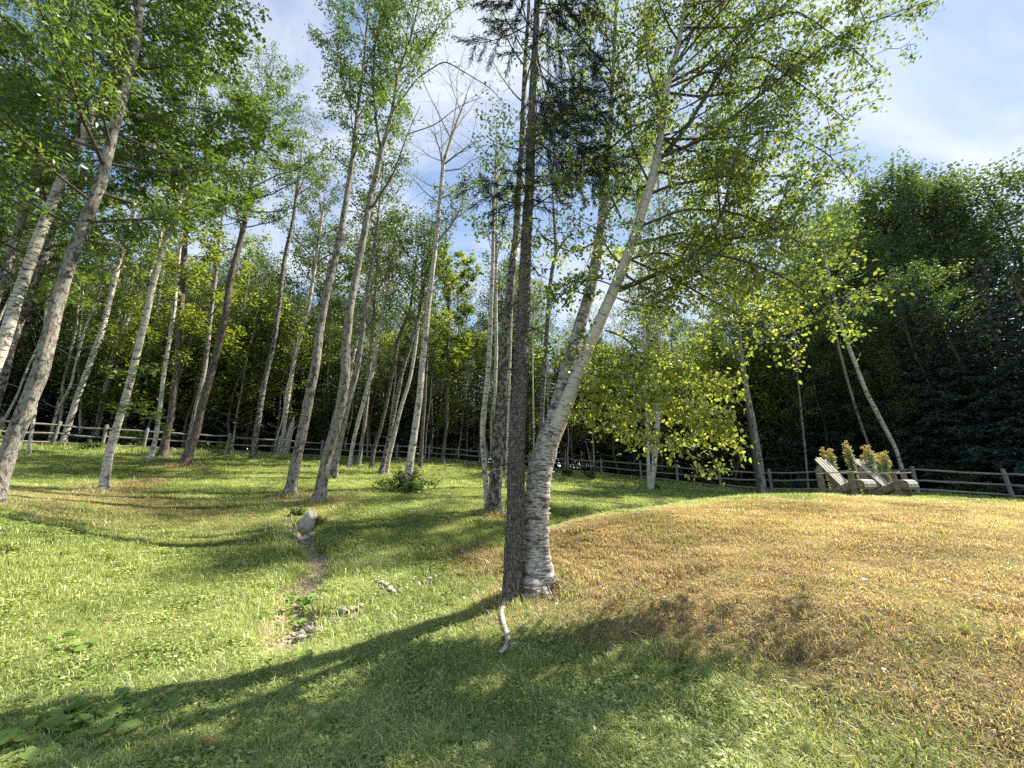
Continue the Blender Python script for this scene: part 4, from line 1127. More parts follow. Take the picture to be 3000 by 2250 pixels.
def where(x, y):
    px = px_of(x, y); d = y - float(fenceY(px))
    side = ('beyond the thickest ash' if px < 210 else 'between the black-ringed birch and first leaning ash' if px < 600 else 'behind the leaning grey pair' if px < 850 else
            'between the leaning pair and the spruce' if px < 1130 else 'behind the low yellow boughs' if px < 1600 else 'behind the two chairs' if px < 1930 else 'at the right edge')
    row = 'at the wood edge' if d < 5 else 'midway into the wood' if d < 14 else 'deep in the wood'
    return side, row


def place_tree(kind, x, y, sc, rz, lean=0.0, wide=1.0):
    a, b = PROTO[kind][int(rng.integers(len(PROTO[kind])))]
    nm, lab, grp = WLAB[kind]
    sd_, rw_ = where(x, y)
    lab = f'{lab} {rw_}, {sd_}'; grp = f'{grp}: {rw_}, {sd_}'
    root = empty(nm, (x, y, g1(x, y)), lab, 'tree', grp)
    root.rotation_euler = (lean * rng.normal(), lean * rng.normal(), rz)
    root.scale = (sc * wide, sc * wide, sc)
    for nm2, me in (('trunk', a), ('crown', b)):
        o = bpy.data.objects.new(nm2, me); o.parent = root; COL.objects.link(o)
        if nm2 == 'crown': o['kind'] = 'stuff'
    return root


placed = []


def try_place(px, Y, kind, sc, mind=1.7, wide=1.0, lean=.03):
    x = (px - W / 2) / F * Y
    for (a, b) in placed:
        if (a - x) ** 2 + (b - Y) ** 2 < mind * mind: return False
    placed.append((x, Y))
    place_tree(kind, x, Y, sc, rng.uniform(0, 6.28), lean, wide)
    return True


# the dense dark stand at the right edge
for (px, Y, sc) in ((1985, 21, .70), (2060, 19.5, .78), (2150, 18.2, .80), (2230, 17.5, .86), (2330, 17, .9), (2020, 24, .82), (2110, 23, .85), (2210, 22, .9), (1945, 25, .72), (2320, 22, .9), (2440, 18, .9), (2290, 27, .95)):
    try_place(px, Y, 'fir', sc, .5, 1.15)
for (px, Y, sc) in ((1865, 27, 1.0), (1925, 29, 1.12), (2000, 31, 1.22), (2080, 31, 1.28), (2160, 30, 1.3), (2250, 29, 1.34), (1800, 29, .95), (2350, 29, 1.4), (2040, 28.5, 1.05), (2190, 28, 1.15), (1960, 34, 1.25), (2120, 35, 1.4), (1740, 28, .92)):
    try_place(px, Y, 'maple' if px % 40 else 'ash', sc * (1.22 if px % 3 else 1.05), .5, lean=.01)
# young yellow maples at the edge of the wood
for (px, Y, sc) in ((520, 24.5, 1.2), (590, 26, 1.25), (400, 23, 1.0), (930, 31, 1.3), (1010, 32, 1.25), (820, 29, 1.1), (1250, 31, 1.1), (1180, 33, 1.2), (1330, 30, 1.1), (300, 22, .95), 
                    (1480, 26, 1.1), (1560, 25, 1.1), (1700, 23.5, 1.0), (1620, 24.5, 1.05), (200, 21, .9)):
    try_place(px, Y, 'gold', sc, .5)
n_p = 0
for k in range(900):
    if n_p >= 130: break
    px = rng.uniform(-300, 1500); Y = float(fenceY(px)) + rng.uniform(.8, 14)
    n_p += try_place(px, Y, 'pole', rng.uniform(.75, 1.15), .9, lean=.05)
n_w = 0
for k in range(2400):
    if n_w >= 250: break
    px = rng.uniform(-700, 2900)
    dd = rng.uniform(0, 1) ** 1.35 * 34
    Y = float(fenceY(px)) + 1.6 + dd
    f = rng.uniform()
    if px < 700: kind = 'birch' if f < .3 else 'maple' if f < .55 else 'ash' if f < .75 else 'gold' if f < .77 else 'spruce'
    elif px < 1350: kind = 'birch' if f < .34 else 'aspen' if f < .52 else 'maple' if f < .72 else 'spruce' if f < .9 else 'gold'
    else: kind = 'maple' if f < .45 else 'ash' if f < .6 else 'birch' if f < .7 else 'fir' if f < .85 else 'gold'
    sc = rng.uniform(.85, 1.12)
    if 1090 < px < 1260: sc *= .84
    if px > 1350: sc *= .98
    if 500 < px < 1060: sc *= 1.08
    if dd < 9 and px < 1090: sc *= 1.12
    if px > 1350: sc *= .92
    if px > 1700 and dd < 8: continue
    if px > 1880 and dd < 16: kind = 'fir' if f < .7 else 'maple'
    if px < 500: sc *= 1.1
    if try_place(px, Y, kind, sc, 1.9 if dd < 12 else 2.3): n_w += 1


FAR_WOOD = True
# ---------------------------------------------------------------- low shrubs
def proto_shrub(seed, mat, leafshape, leaf, h, n=9, spread=.6, lp=14):
    r = np.random.default_rng(seed)
    tb = Tubes(); lv = Leaves()
    for k in range(n):
        a = r.uniform(0, 6.28); e = r.uniform(.5, 1.35)
        L = h * r.uniform(.6, 1.1)
        d = np.array([math.cos(a) * math.cos(e), math.sin(a) * math.cos(e), math.sin(e)])
        s = np.linspace(0, 1, 6)[:, None]
        q = np.array([r.normal() * .05, r.normal() * .05, -.02]) + d * L * s * np.array([spread * 1.4, spread * 1.4, 1]) + np.array([0, 0, -.15]) * L * s ** 2
        tb.add(q, np.linspace(.012, .004, 6), 4)
        twigs_and_leaves(q, np.linspace(.012, .004, 6), L, tb, lv, r, 9, .28 * h, lp, leaf, .3, .7, .05, start=.1)
    a = tb.build('stems', M['twig'], None, link=False)
    b = lv.build('leaves', M[mat], leafshape, None, link=False)
    return a.data, b.data


SH = [proto_shrub(301, 'leaf_shade', 'diamond', .10, 1.1), proto_shrub(302, 'leaf_maple', 'diamond', .10, .9), proto_shrub(303, 'leaf_shade', 'narrow', .16, .8, 14, 1.0)]


def place_shrub(me, x, y, sc, label, group=None, name='shrub'):
    root = empty(name, (x, y, g1(x, y)), label, 'shrub', group)
    root.rotation_euler[2] = rng.uniform(0, 6.28); root.scale = (sc, sc, sc)
    for nm, m in zip(('stems', 'leaves'), me):
        o = bpy.data.objects.new(nm, m); o.parent = root; COL.objects.link(o)
        if nm == 'leaves': o['kind'] = 'stuff'
    return root


for k in range(120):
    px = rng.uniform(-350, 2500)
    Y = float(fenceY(px)) + rng.uniform(.3, 9)
    x = (px - W / 2) / F * Y
    place_shrub(SH[int(rng.integers(3))], x, Y, rng.uniform(.6, 1.7), 'low shady shrub just over the rail fence, ' + where(x, Y)[0], 'shrubs over the fence, ' + where(x, Y)[0])
bp = TR[30][0].location if False else None
p = on_ground(880, 1066, 14.9)
b1 = proto_shrub(310, 'leaf_maple', 'ovate', .10, 1.15, 13, 1.0, 13)
place_shrub(b1, p[0] - .1, p[1] - .1, 1.0, 'leafy green bush around the foot of the tall white birch', name='bush')
for (px, py, Y, sc, lab) in ((195, 975, 18.3, .7, 'pale green sapling by the fence post left of the black-ringed birch'),
                             (1225, 1040, 25.5, .9, 'low fern-like bush on the lawn edge right of the spruce'), (1275, 1046, 24.5, .9, 'rounded low bush at the fence behind the yellow boughs'),
                             (1418, 1052, 20.5, .5, 'small tuft of leaves at the foot of the two-stemmed grey birch'), (640, 1128, 9.6, .35, 'small clump of weeds on the left of the boulder'), (690, 1140, 9.2, .35, 'small clump of weeds on the right of the boulder')):
    q = on_ground(px, py, Y)
    place_shrub(SH[1], q[0], q[1], sc, lab, name='bush')

# pale broken stump inside the wood
q = on_ground(617, 985, 25)
root = empty('broken_stump', q, 'pale splintered stump standing in the dark wood left of the first leaning ash', 'stump')
tb = Tubes(); tb.add(np.array([q + [0, 0, -.2], q + [.02, 0, .7], q + [.05, 0, 1.5], q + [.12, 0, 2.1], q + [.16, 0, 2.6]]), [.2, .19, .18, .12, .02], 9, .25, 3)
tb.add(np.array([q + [.1, 0, 1.4], q + [.35, -.1, 1.8], q + [.5, -.1, 2.0]]), [.05, .04, .01], 5)
tb.build('stump_wood', M['root'], root)

# ---------------------------------------------------------------- ground sheet
def axis_lines(lo, hi, fine_lo, fine_hi, fine, growth):
    a = list(np.arange(fine_lo, fine_hi, fine))
    s = fine; x = a[-1]
    while x < hi: s *= growth; x += s; a.append(x)
    s = fine; x = a[0]; pre = []
    while x > lo: s *= growth; x -= s; pre.append(x)
    return np.array(pre[::-1] + a)


gx = axis_lines(-420, 420, -11, 12, .10, 1.06)
gy = axis_lines(-420, 420, 1.2, 14, .10, 1.06)
GX, GY = np.meshgrid(gx, gy)
GZ = ground(GX, GY)
verts = np.column_stack([GX.ravel(), GY.ravel(), GZ.ravel()])
nx, ny = len(gx), len(gy)
ii, jj = np.meshgrid(np.arange(ny - 1), np.arange(nx - 1), indexing='ij')
b0 = (ii * nx + jj).ravel()
fc = np.column_stack([b0, b0 + 1, b0 + nx + 1, b0 + nx])
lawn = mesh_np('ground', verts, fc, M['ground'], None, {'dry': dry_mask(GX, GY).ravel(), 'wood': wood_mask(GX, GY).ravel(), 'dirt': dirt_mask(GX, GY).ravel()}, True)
tag(lawn, 'rolling lawn ground, tan and dry on the mound at right, rising to the wood', kind='structure')


# ---------------------------------------------------------------- grass
def blade_proto(name, n, rad, h0, h1, w, lean, seed, curve=.35):
    r = np.random.default_rng(seed)
    a = r.uniform(0, 6.28, n); rr = rad * np.sqrt(r.uniform(0, 1, n))
    px_, py_ = rr * np.cos(a), rr * np.sin(a)
    h = r.uniform(h0, h1, n); az = r.uniform(0, 6.28, n); ln = np.abs(r.normal(0, lean, n)) + .15
    dx, dy = np.cos(az) * ln * h, np.sin(az) * ln * h
    wx, wy = -np.sin(az + r.normal(0, .6, n)) * w / 2, np.cos(az) * w / 2
    v = np.zeros((n, 5, 3))
    v[:, 0] = np.column_stack([px_ - wx, py_ - wy, np.full(n, -.012)]); v[:, 1] = np.column_stack([px_ + wx, py_ + wy, np.full(n, -.012)])
    v[:, 2] = np.column_stack([px_ + wx * .8 + dx * .4, py_ + wy * .8 + dy * .4, h * .62]); v[:, 3] = np.column_stack([px_ - wx * .8 + dx * .4, py_ - wy * .8 + dy * .4, h * .62])
    v[:, 4] = np.column_stack([px_ + dx * 1.25, py_ + dy * 1.25, h * (1 - curve * ln * .5)])
    b = (np.arange(n) * 5)[:, None]
    q = b + np.array([[0, 1, 2, 3]]); tcs = b + np.array([[3, 2, 4]])
    return mesh_np(name, v.reshape(-1, 3), [q, tcs], M['blade'], None, {'rnd': np.repeat(r.uniform(0, 1, n), 5), 'rn2': np.repeat(r.uniform(0, 1, n), 5)}, link=False)


def clover_proto(name, n, rad, seed):
    r = np.random.default_rng(seed)
    a = r.uniform(0, 6.28, n); rr = rad * np.sqrt(r.uniform(0, 1, n))
    pos = np.column_stack([rr * np.cos(a), rr * np.sin(a), r.uniform(.01, .045, n)])
    ax = r.normal(size=(n, 3)); ax[:, 2] *= .25
    nr = r.normal(size=(n, 3)) * .3 + [0, 0, 1]
    v, f, rr2 = leaves_np(pos, ax, nr, r.uniform(.014, .03, n), 'ovate', r.uniform(.1, .75, n))
    return mesh_np(name, v, f, M['blade'], None, {'rnd': rr2, 'rn2': np.repeat(r.uniform(0, 1, n), 6)}, link=False)


bc = bpy.data.collections.new('grass_sources')
srcs = [blade_proto('tuft_a', 95, .13, .010, .042, .0048, 1.0, 1), blade_proto('tuft_b', 80, .12, .014, .055, .0052, 1.3, 2), blade_proto('tuft_c', 60, .12, .03, .09, .005, .75, 3), clover_proto('tuft_d', 46, .12, 4)]


def scatter(n, x0, x1, y0, y1, dens_fn, seed):
    r = np.random.default_rng(seed)
    x = r.uniform(x0, x1, n); y = r.uniform(y0, y1, n)
    keep = (np.abs(x) < 1.42 * y + 1.2) & (r.uniform(0, 1, n) < dens_fn(x, y))
    return x[keep], y[keep]


def gn_scatter(name, x, y, scl, var, idx, objs, label):
    z = ground(x, y)
    me = bpy.data.meshes.new(name)
    me.vertices.add(len(x))
    me.vertices.foreach_set('co', np.column_stack([x, y, z]).astype(np.float32).ravel())
    r = np.random.default_rng(len(x))
    dj = dry_mask(x, y); dj = np.clip(dj + r.normal(size=len(x)) * .28 * (dj > .08), 0, 1)
    for k, a in (('dry', dj), ('scl', scl), ('var', var), ('rz', r.uniform(0, 6.28, len(x)))):
        at = me.attributes.new(k, 'FLOAT', 'POINT'); at.data.foreach_set('value', np.asarray(a, dtype=np.float32))
    at = me.attributes.new('idx', 'INT', 'POINT'); at.data.foreach_set('value', idx.astype(np.int32))
    ob = bpy.data.objects.new(name, me); COL.objects.link(ob)
    tree = bpy.data.node_groups.new(name + '_nodes', 'GeometryNodeTree')
    tree.interface.new_socket('Geometry', in_out='INPUT', socket_type='NodeSocketGeometry')
    tree.interface.new_socket('Geometry', in_out='OUTPUT', socket_type='NodeSocketGeometry')
    gi = tree.nodes.new('NodeGroupInput'); go = tree.nodes.new('NodeGroupOutput')
    mp_ = tree.nodes.new('GeometryNodeMeshToPoints')
    tree.links.new(gi.outputs[0], mp_.inputs['Mesh'])
    join = tree.nodes.new('GeometryNodeJoinGeometry')

    def named(nm, ty='FLOAT'):
        a = tree.nodes.new('GeometryNodeInputNamedAttribute'); a.data_type = ty; a.inputs['Name'].default_value = nm
        return a.outputs['Attribute']
    cx = tree.nodes.new('ShaderNodeCombineXYZ'); tree.links.new(named('rz'), cx.inputs['Z'])
    for k, so_ in enumerate(objs):
        inst = tree.nodes.new('GeometryNodeInstanceOnPoints')
        oi = tree.nodes.new('GeometryNodeObjectInfo'); oi.inputs['Object'].default_value = so_
        cmp_ = tree.nodes.new('FunctionNodeCompare'); cmp_.data_type = 'INT'; cmp_.operation = 'EQUAL'
        tree.links.new(named('idx', 'INT'), cmp_.inputs[2]); cmp_.inputs[3].default_value = k
        tree.links.new(mp_.outputs[0], inst.inputs['Points']); tree.links.new(cmp_.outputs[0], inst.inputs['Selection'])
        tree.links.new(oi.outputs['Geometry'], inst.inputs['Instance'])
        tree.links.new(cx.outputs[0], inst.inputs['Rotation']); tree.links.new(named('scl'), inst.inputs['Scale'])
        tree.links.new(inst.outputs[0], join.inputs[0])
    tree.links.new(join.outputs[0], go.inputs[0])
    md = ob.modifiers.new('scatter', 'NODES'); md.node_group = tree
    tag(ob, label, 'grass', kind='stuff')
    return ob


def grass_set():
    X, Y_, S, V, I = [], [], [], [], []
    for (n, x0, x1, y0, y1, sc) in ((30000, -7, 7, 1.6, 5, .9), (42000, -13, 13, 5, 10, 1.1), (52000, -24, 24, 10, 18, 1.5), (30000, -40, 30, 18, 31, 2.2)):
        x, y = scatter(n, x0, x1, y0, y1, lambda a, b: (1 - wood_mask(a, b)) * (1 - .94 * np.clip(dirt_mask(a, b) * 1.5, 0, 1)), int(n + y0))
        r = np.random.default_rng(n)
        lng = sstep(.5, .75, vnoise(x, y, 1.3, 91))
        foot = np.zeros(len(x))
        for (a_, b_, c_) in TREE_FOOT: foot = np.maximum(foot, np.exp(-(np.hypot(x - a_, y - b_) / .45) ** 2))
        foot = np.maximum(foot, sstep(-1.3, -.5, y - fenceY(px_of(x, y)))); foot = np.maximum(foot, .7 * np.exp(-(seg_dist(x, y, SWALE) / .4) ** 2)); foot = np.maximum(foot, .7 * np.exp(-((seg_dist(x, y, RUT) - .5) / .25) ** 2))
        lng = np.maximum(lng, foot)
        X.append(x); Y_.append(y); S.append(sc * r.uniform(.7, 1.25, len(x)) * (1 + .15 * lng + .5 * foot)); V.append(np.clip(vnoise(x, y, .8, 17) * 1.9 - .45 + .25 * r.normal(size=len(x)), 0, 1))
        u = r.uniform(0, 1, len(x)); dr = dry_mask(x, y)
        idx = np.where(u < .45, 0, np.where(u < .78, 1, 3))
        idx = np.where((u > .93 - .12 * lng - .35 * foot), 2, idx)
        wd = vnoise(x, y, 2.6, 133)
        idx = np.where((wd > .62) & (r.uniform(0, 1, len(x)) < .6) & (dr < .15), 3, idx)
        S[-1] = S[-1] * np.where(wd < .33, .72, 1.0) * np.where((vnoise(x, y, 5.5, 12) > .66), 1.3, 1.0)
        idx = np.where((idx == 2) & (dr > .3) & (y > 3.6) & (foot < .3), 1, idx)
        idx = np.where((idx == 3) & (dr > .18) & (r.uniform(0, 1, len(x)) < .93), 1, idx)
        I.append(idx)
    return map(np.concatenate, (X, Y_, S, V, I))


x, y, s, v, i = grass_set()
gn_scatter('grass', x, y, s, v, i, srcs, 'short mown grass with clover, green in the hollow and straw coloured on the mound')


def far_wood():
    r = np.random.default_rng(404)
    objs = []
    for kind in ('maple', 'spruce', 'birch', 'fir'):
        for (a, b) in PROTO[kind][:1]:
            me = bpy.data.meshes.new('wood_source')
            import bmesh
            bm = bmesh.new(); bm.from_mesh(a); n0 = len(bm.faces); bm.from_mesh(b)
            bm.to_mesh(me); bm.free()
            me.materials.append(a.materials[0]); me.materials.append(b.materials[0])
            mi = np.zeros(len(me.polygons), dtype=np.int32); mi[n0:] = 1
            me.polygons.foreach_set('material_index', mi)
            objs.append(bpy.data.objects.new('wood_source', me))
    X, Y_, I, S = [], [], [], []
    for k in range(2300):
        px = r.uniform(-1500, 3700); Y = float(fenceY(px)) + 3 + 55 * r.uniform() ** 1.2
        if r.uniform() > .62: continue
        X.append((px - W / 2) / F * Y); Y_.append(Y)
        f = r.uniform(); d = Y - float(fenceY(px))
        I.append(1 if f < .55 else 3 if f < .75 else 0)
        S.append(r.uniform(.35, .75) if I[-1] in (1, 3) else r.uniform(.3, .8))
    X, Y_, I, S = map(np.array, (X, Y_, I, S))
    o = gn_scatter('undergrowth', X, Y_, S, r.uniform(0, 1, len(X)), I, objs, 'dense young growth and low conifers filling the depth of the wood')
    o['category'] = 'undergrowth'


far_wood()


# ---------------------------------------------------------------- fence
def box_mesh(name, size, mat, link=False, bevel=.0, taper=1.0):
    sx, sy, sz = [q / 2 for q in size]
    import bmesh
    bm = bmesh.new()
    bmesh.ops.create_cube(bm, size=1)
    for v_ in bm.verts: v_.co = Vector((v_.co.x * size[0], v_.co.y * size[1], v_.co.z * size[2]))
    if bevel: bmesh.ops.bevel(bm, geom=list(bm.edges), offset=bevel, segments=1, affect='EDGES')
    me = bpy.data.meshes.new(name); bm.to_mesh(me); bm.free()
    me.materials.append(mat)
    return me


fp = []
for (px, Y) in FPX:
    x_ = (px - W / 2) / F * Y
    # correct for the pitch so the foot lands on the measured column
    for _ in range(4):
        z_ = g1(x_, Y); dep = Y * cp + (z_ - EYE[2]) * sp
        x_ = (px - W / 2) / F * dep
    fp.append(np.array([x_, Y, g1(x_, Y)]))
froot = empty('rail_fence', fp[14], 'weathered grey three-rail wooden fence running along the foot of the wood', 'fence')
F0 = np.array(froot.location)
rf = np.random.default_rng(77)
for k, p in enumerate(fp):
    tb = Tubes()
    h = 1.27 + rf.uniform(-.04, .05); ln_ = rf.normal(0, .02, 2)
    hh = np.array([-.3, 0, .3, .6, .9, h - .03, h, h + .012])
    pts = np.column_stack([p[0] + ln_[0] * hh, p[1] + ln_[1] * hh, p[2] + hh])
    tb.add(pts, np.array([1, 1, .98, .96, .95, .94, .8, .05]) * .075, 9, .10, k)
    tb.build('post', M['fence'], froot)
    if k + 1 < len(fp):
        q = fp[k + 1]
        for hgt in (.30, .70, 1.10):
            tb = Tubes()
            s = np.linspace(-.03, 1.03, 8)
            a = p + [0, 0, hgt + rf.normal() * .02]; b = q + [0, 0, hgt + rf.normal() * .02]
            pts = a + (b - a) * s[:, None] + np.column_stack([np.zeros(8), rf.normal(0, .008, 8), -.03 * np.sin(np.pi * np.clip(s, 0, 1)) * rf.uniform(.2, 1.5) + rf.normal(0, .006, 8)])
            rr = np.array([.6, .95, 1, 1.05, 1, 1, .95, .6]) * .045
            tb.add(pts, rr, 6, .12, k * 3 + int(hgt * 10))
            tb.build('rail', M['fence'], froot)


# ---------------------------------------------------------------- chairs
def board(name, parent, size, loc, rot, mat, bevel=.005, mesh=None):
    me = mesh or box_mesh(name, size, M[mat], bevel=bevel)
    o = bpy.data.objects.new(name, me); o.parent = parent
    o.location = loc; o.rotation_euler = rot
    COL.objects.link(o)
    return o


def prism(name, parent, outline, y0, y1, mat):
    """outline in the x,z plane, extruded across y"""
    n = len(outline)
    v = [(a, y0, b) for a, b in outline] + [(a, y1, b) for a, b in outline]
    f = [tuple(range(n)), tuple(range(2 * n - 1, n - 1, -1))] + [(k, k + n, (k + 1) % n + n, (k + 1) % n) for k in range(n)]
    me = bpy.data.meshes.new(name); me.from_pydata(v, [], f); me.update(); me.materials.append(M[mat])
    o = bpy.data.objects.new(name, me); o.parent = parent; COL.objects.link(o)
    return o


def make_chair(label):
    """x forward, y across, origin on the ground under the seat"""
    root = empty('garden_chair', (0, 0, 0), label, 'chair', 'slatted wooden garden chairs on the mound')
    # side stringers run from the front of the seat down to the ground at the back
    for s in (-1, 1):
        prism('side_rail', root, [(-.42, .0), (-.44, .11), (-.1, .26), (.18, .37), (.36, .40), (.42, .36), (.43, .27), (.36, .25), (.1, .19), (-.15, .08), (-.30, .0)], s * .25 - .019, s * .25 + .019, 'chair_frame')
        board('front_leg', root, (.11, .035, .60), (.24, s * .292, .29), (0, 0, 0), 'chair_frame')
        board('rear_leg', root, (.10, .035, .80), (-.385, s * .292, .39), (0, .0, 0), 'chair_frame')
        board('armrest', root, (.80, .13, .024), (-.03, s * .315, .602), (0, 0, 0), 'chair_top', .008)
        prism('arm_bracket', root, [(.20, .588), (.28, .588), (.25, .44)], s * .315 + .0, s * .315 + .03, 'chair_frame')
    board('front_leg', root, (.10, .5, .05), (.36, 0, .225), (0, 0, 0), 'chair_frame').name = 'front_stretcher'
    board('back_support', root, (.05, .62, .08), (-.385 + .02, 0, .66), (0, 0, 0), 'chair_frame')
    board('back_support', root, (.05, .48, .06), (-.10, 0, .29), (0, -.5, 0), 'chair_frame')
    # fan of back slats, rounded tops, leaning back
    ang = math.radians(33)
    for k in range(4):
        yy = (k - 1.5) * .134
        Ln = [.82, .88, .88, .82][k]
        w = .048
        out_ = [(-w, 0), (w, 0), (w, Ln - .02), (w * .7, Ln), (-w * .7, Ln), (-w, Ln - .02)]
        v = []; th = .011
        for d in (-th, th):
            for (a, b) in out_:
                bx = -math.sin(ang) * b + math.cos(ang) * d - .02
                bz = math.cos(ang) * b + math.sin(ang) * d + .275
                v.append((bx, yy + a + (k - 1.5) * .014 * b, bz))
        f = [tuple(range(5, -1, -1)), tuple(range(6, 12))] + [(q, (q + 1) % 6, (q + 1) % 6 + 6, q + 6) for q in range(6)]
        me = bpy.data.meshes.new('back_slat'); me.from_pydata(v, [], f); me.update(); me.materials.append(M['chair_top'])
        o = bpy.data.objects.new('back_slat', me); o.parent = root; COL.objects.link(o)
    # seat slats following the curve of the side rails, the last two rolling over the front edge
    seat = [(-.02, .295, -.42), (.065, .338, -.40), (.15, .372, -.33), (.235, .398, -.22), (.32, .416, -.08), (.40, .405, .45), (.443, .352, 1.2), (.452, .285, 1.5)]
    me = box_mesh('seat_slat', (.078, .56, .02), M['chair_top'], bevel=.006)
    for (a, b, t) in seat:
        board('seat_slat', root, None, (a, 0, b), (0, t, 0), 'chair_top', mesh=me)
    return root


def place_chair(px, py, Y, heading, label):
    c = make_chair(label)
    q = on_ground(px, py, Y)
    c.location = q
    z1 = g1(q[0] + .4 * math.cos(heading), q[1] + .4 * math.sin(heading)); z0 = g1(q[0] - .4 * math.cos(heading), q[1] - .4 * math.sin(heading))
    c.rotation_euler = (0, -math.atan2(z1 - z0, .8), heading)
    return c


place_chair(1838, 1077, 9.75, math.radians(-64), 'nearer slatted garden chair, its reclined back in front of the goldenrod')
place_chair(1928, 1074, 9.9, math.radians(-62), 'farther slatted garden chair, half hidden, beside the fence post')


# ---------------------------------------------------------------- goldenrod behind the chairs
def goldenrod(x, y, h, label, seed, lean=0.0):
    r = np.random.default_rng(seed)
    z = g1(x, y)
    root = empty('goldenrod_plant', (x, y, z), label, 'wildflower', 'goldenrod behind the chairs')
    tb = Tubes(); lv = Leaves(); fl = Leaves()
    for k in range(5):
        a = r.uniform(0, 6.28); o0 = np.array([x, y, z]) + np.array([math.cos(a), math.sin(a), 0]) * r.uniform(0, .08)
        hh = h * r.uniform(.9, 1.04)
        tip = o0 + np.array([math.cos(a) * .08 + lean + r.normal() * .02, math.sin(a) * .05, hh])
        s = np.linspace(0, 1, 7)[:, None]
        q = o0 + (tip - o0) * s
        tb.add(q, np.linspace(.006, .003, 7), 4)
        m = 330
        t = r.uniform(.05, .86, m)[:, None]
        lv.add(o0 + (tip - o0) * t + r.normal(size=(m, 3)) * .022, .08, r, .1, .5, bias=None)
        for j in range(11):
            w = .76 + .24 * j / 10
            b0 = o0 + (tip - o0) * w
            aa = r.uniform(0, 6.28); L = .075 * (1.2 - w) / .4 + .025
            ss = np.linspace(0, 1, 6)[:, None]
            c = b0 + np.array([math.cos(aa), math.sin(aa), .8]) * L * ss + np.array([0, 0, -.9]) * L * ss ** 2
            tb.add(c, np.full(6, .002), 3)
            mm = 20
            tt = r.uniform(0, 1, mm)
            pos = np.stack([np.interp(tt, ss[:, 0], c[:, q_]) for q_ in range(3)], -1) + r.normal(size=(mm, 3)) * .010
            fl.add(pos, .028, r, -.2, .4)
    tb.build('stems', M['leaf_shade'], root)
    lv.build('leaves', M['silver_leaf'], 'narrow', root)
    fl.build('flower_plumes', M['flower'], 'diamond', root)


for (px, Y, h, lab, sd) in ((1808, 10.5, 1.38, 'goldenrod with drooping yellow plume, leftmost of the clump behind the chairs', 1), (1853, 10.6, 1.52, 'tallest goldenrod with a full yellow plume above the nearer chair', 2),
                            (1884, 10.3, 1.34, 'goldenrod with a yellow plume between the two chairs', 3), (1906, 10.45, 1.20, 'shorter goldenrod behind the farther chair, its plume tipping right', 4)):
    x_ = (px - W / 2) / F * (Y * cp); goldenrod(x_, Y, h, lab, sd, (-.05, 0, .03, .08)[sd - 1])


# ---------------------------------------------------------------- stones, boulder, sticks, fallen leaves
def rock_mesh(name, seed, sub=2, sx=1, sy=.8, sz=.6, rough=.35, mat='stone', cuts=9, lo=.55):
    import bmesh
    r = np.random.default_rng(seed)
    bm = bmesh.new(); bmesh.ops.create_icosphere(bm, subdivisions=sub, radius=1)
    pl = norm(r.normal(size=(cuts, 3))); dl = r.uniform(lo, .92, cuts)
    for v_ in bm.verts:
        c = np.array(v_.co)
        for a, d in zip(pl, dl):
            k = c @ a
            if k > d: c = c - a * (k - d)
        c = c * (1 + rough * .12 * math.sin(7 * c[0] + seed) * math.cos(6 * c[1] + 2 * seed))
        v_.co = Vector((c[0] * sx, c[1] * sy, c[2] * sz))
    me = bpy.data.meshes.new(name); bm.to_mesh(me); bm.free(); me.materials.append(M[mat])
    return me


def hull_rock(name, pts, bev=.012):
    import bmesh
    bm = bmesh.new()
    for p_ in pts: bm.verts.new(p_)
    res = bmesh.ops.convex_hull(bm, input=list(bm.verts))
    for v_ in [v_ for v_ in bm.verts if not v_.link_faces]: bm.verts.remove(v_)
    bmesh.ops.bevel(bm, geom=list(bm.edges), offset=bev, segments=2, affect='EDGES', clamp_overlap=True)
    bmesh.ops.triangulate(bm, faces=list(bm.faces))
    bmesh.ops.subdivide_edges(bm, edges=list(bm.edges), cuts=1, use_grid_fill=True)
    rr_ = np.random.default_rng(9)
    for v_ in bm.verts: v_.co += Vector(rr_.normal(size=3) * .004)
    me = bpy.data.meshes.new(name); bm.to_mesh(me); bm.free(); me.materials.append(M['stone'])
    return me


